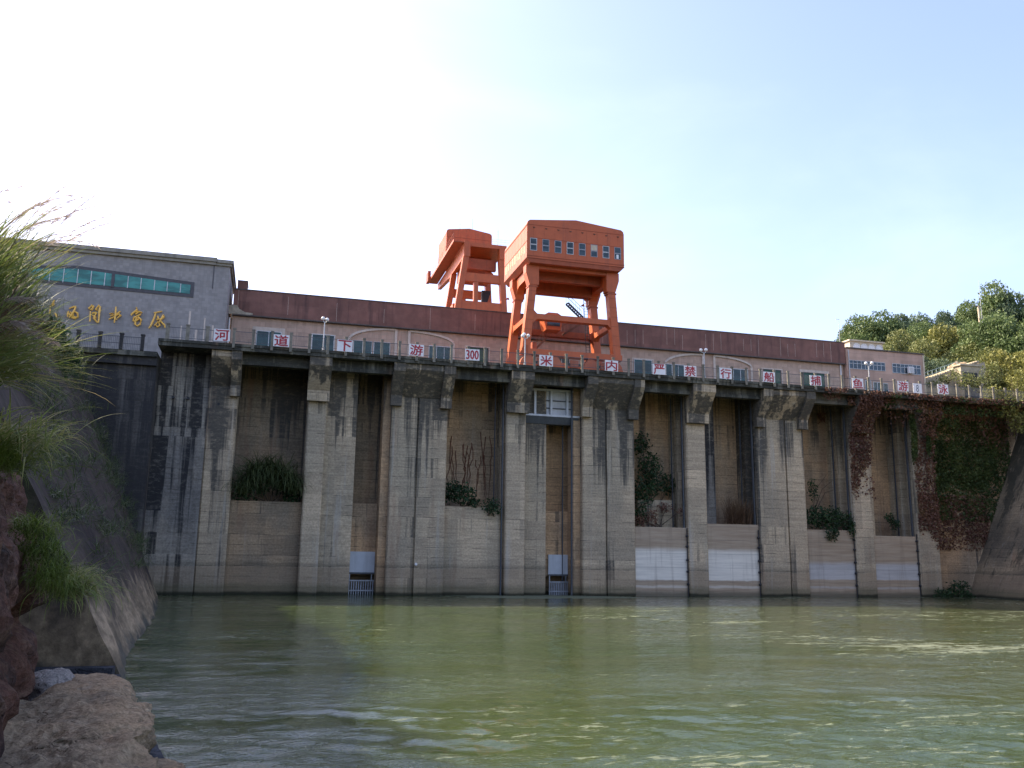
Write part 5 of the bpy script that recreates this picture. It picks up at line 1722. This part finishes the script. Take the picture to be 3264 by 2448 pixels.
# dead creeper stems in the third bay
s = MB()
r = np.random.default_rng(5)
for k in range(16):
    x = 18.0 + 4.4 * r.random()
    z1 = 16.5 - 3 * r.random()
    pts = [(x, 89.44, z1)]
    for j in range(7):
        x += r.normal() * 0.16
        pts.append((x, 89.42, z1 - (z1 - 9.0 - r.random()) * (j + 1) / 7))
    s.tube(pts, [0.05 - 0.005 * j for j in range(8)], 4)
tag(s.build('dead_creeper', M['rust']), 'thin reddish dead creeper stems clinging to the third bay wall', 'creeper')

# ---- creeper over the right end
def creeper(name, label, polys, mat, n, size, seed, Yf, kind=None, thr=-0.2, sc_=0.35):
    r = np.random.default_rng(seed)
    P, T = [], []
    for (x0, x1, z0, z1, dens) in polys:
        m = int(n * dens)
        x = x0 + (x1 - x0) * r.random(m)
        z = z0 + (z1 - z0) * r.random(m)
        for a, b in zip(x, z):
            q = mn.noise(Vector((a * sc_, b * sc_ * 0.7, seed * 1.3)))
            e = min((b - z0) / 2.0, 1.0)
            ex = min((b - z0) / (0.45 * (z1 - z0) + 0.01), 1.0)
            if q + 0.35 * (e - 0.6) - 0.55 * (1 - ex) * (1.0 if dens < 1 else 0.35) + 0.25 * r.normal() * (1 - ex) > thr:
                P.append((a, Yf(a, b) - 0.05 - 0.30 * r.random() ** 2 - 0.25 * max(0, q), b))
                T.append(np.clip(0.42 + 0.5 * mn.noise(Vector((a * 0.8, b * 0.8, 2.0))) + 0.16 * r.normal(), 0, 1))
    P = np.array(P)
    v, f = leaf_quads(P, size, seed + 1, 0.2, 0.8)
    o = mesh_obj(name, v, f, mat, None, False, np.array(T))
    return tag(o, label, 'creeper', None, kind)
def yface(x, z):
    for (a, b) in ((62.45, 65.3), (70.7, 73.7), (50.6, 56.95)):
        if a - 0.05 <= x <= b + 0.05:
            return D - (0 if z < 17.9 else 0.68 + max(0, min(1.72, (z - 18.95) * 0.82))) - 0.02
    if x > 73.6:
        return 86.66
    return 83.6 if z > 20.8 else 89.3
slab_y = lambda x, z: 82.45
creeper('green_creeper', 'dense dark green creeper covering the recessed right end wall', [(73.7, 86, 8.5, 20.5, 1.0), (73.7, 84, 12, 18, 0.5)], M['ivy'], 9000, 0.26, 31, yface, 'stuff', -0.42)
creeper('red_creeper', 'rust red creeper on the lower right end wall and the last two piers', [(71.0, 82.0, 5.2, 11.5, 1.0), (70.9, 73.6, 5.0, 20.5, 0.55), (62.4, 65.3, 10.5, 21.8, 0.75), (61.5, 66.3, 19.5, 21.8, 0.3)], M['ivyred'], 5000, 0.24, 43, yface, 'stuff', -0.30)
creeper('hanging_creeper', 'mixed dark creeper curtain hanging from the deck edge at the right', [(56.0, 88.0, 20.9, 22.35, 0.8), (66.0, 88.0, 18.6, 21.8, 0.55), (73.0, 87.5, 15.5, 20.0, 0.3)], M['ivyred'], 3800, 0.24, 47, lambda x, z: 82.42 if z > 21.75 else (83.2 + (22 - z) * 0.75 if x > 73.6 else (83.2 if z > 20.6 else 84.6)), 'stuff', -0.15)
creeper('trailing_creeper', 'yellow green creeper trails hanging past the last bay', [(70.3, 71.0, 14.6, 20.8, 0.35), (72.4, 72.9, 15.5, 20.8, 0.25), (66.2, 67.6, 19.5, 22.0, 0.2), (74.0, 88.0, 19.0, 22.3, 0.8)], M['ivy'], 3800, 0.24, 57, lambda x, z: 82.4 if z > 21.75 else (83.5 if z > 20.5 else 84.7), 'stuff', -0.35)

# ------------------------------------------------------------------ stair and stone wall at the right
st = thing('stone_stair', 'pale sunlit stone stair with green tube handrail climbing right from the annex', 'stairs', (86, 97.4, DZ))
p0, p1, p2 = UY(2946, 1212, 98.5), UY(3052, 1176, 98.5), UY(3120, 1152, 98.5)
w_ = MB()
w_.prism([(p0.x, 22.4), (p2.x + 1.0, 22.4), (p2.x + 1.0, p2.z), (p1.x, p1.z), (p0.x, p0.z)], 98.5, 101.5, 'y')
w_.build('wall', M['stucco'], st)
s_ = MB()
n_ = 22
for k in range(n_):
    a = p0.lerp(p2, k / n_)
    b = p0.lerp(p2, (k + 1) / n_)
    s_.box(a.x, b.x + 0.04, 98.44, 101.4, a.z - 0.05, b.z + 0.06)
s_.build('steps', M['stucco'], st)
f = MB()
for h_ in (0.5, 1.0):
    f.bar(p0 + Vector((0, 0, h_)), p1 + Vector((0, 0, h_)), 0.06, 0.06)
for k in range(9):
    a = p0.lerp(p1, k / 8)
    f.bar(a, a + Vector((0, 0, 1.0)), 0.05, 0.05)
f.build('handrail', M['handrail'], st)
a, b = UY(3053, 1182, 97.6), UY(3122, 1260, 97.6)
t = thing('stone_hut', 'small pale stone hut with a dark painted panel under the stair at the right', 'hut', ((a.x + b.x) / 2, 97.6, DZ))
zt = UY(3085, 1170, 97.6).z
MB().box(a.x, b.x, 97.05, 98.43, DZ + 0.01, zt).build('wall', M['stucco'], t)
MB().box(a.x - 0.2, b.x + 0.2, 96.85, 98.435, zt + 0.001, zt + 0.22).build('roof', M['stucco'], t)
MB().box(a.x + 0.35, b.x - 0.6, 97.0, 97.049, DZ + 0.02, zt - 0.9).build('painted_shade', M['black'], t)  # flat black sheet on the wall, a hollow's shade put into colour
rk = UY(3105, 1140, 99)
boulder('boulder', (rk.x + 1.6, 102.5, rk.z - 2.6), (2.4, 2.0, 2.6), 'pale rock outcrop above the stair wall among the trees', M['limestone'], 71.0, 30, 0.3)
mast(3119, 1040, 893, 121, 36.0, 0.05, 'radio_mast', 'thin radio mast on top of the utility pole on the hillside', 'mast')
b_, t_ = UY(3124, 1020, 118), UY(3118, 975, 118)
u_ = thing('utility_pole', 'pale concrete utility pole rising out of the hillside trees', 'utility pole', (b_.x, 118, float(rg(b_.x, 118)) - 0.5))
MB().tube([(b_.x, 118, float(rg(b_.x, 118)) - 0.5), (t_.x, 118, t_.z)], [0.24, 0.17], 9).build('pole', M['cream'], u_)
MB().bar((t_.x - 0.9, 118, t_.z - 0.1), (t_.x + 0.5, 118, t_.z - 0.1), 0.12, 0.12).build('crossarm', M['bark'], u_)
# yellow green shrubs tumbling over the right end of the deck
for k, (lab, bl) in enumerate((('yellow green shrub tumbling over the deck end at the right edge', [pxb(3165, 1255, 83.2, 38, 36), pxb(3205, 1290, 82.8, 42, 52), pxb(3250, 1225, 84.5, 48, 60), pxb(3240, 1345, 82.6, 34, 52), pxb(3270, 1300, 83.5, 40, 60)]),
                               ('olive shrub behind the last railing posts', [pxb(3080, 1215, 95, 40, 35), pxb(3130, 1225, 95, 36, 36), pxb(3160, 1190, 95, 40, 45)]),
                               ('leafy creeper shrub in front of the stone hut wall', [pxb(3010, 1210, 96.5, 30, 18), pxb(3045, 1195, 96.5, 22, 22), pxb(2970, 1225, 96.4, 30, 14)]))):
    bush(lab, bl, M['leaf3'] if k == 0 else M['leaf2'], 330, 0.27, 700 + k * 11, group='shrubs at the right end of the deck')
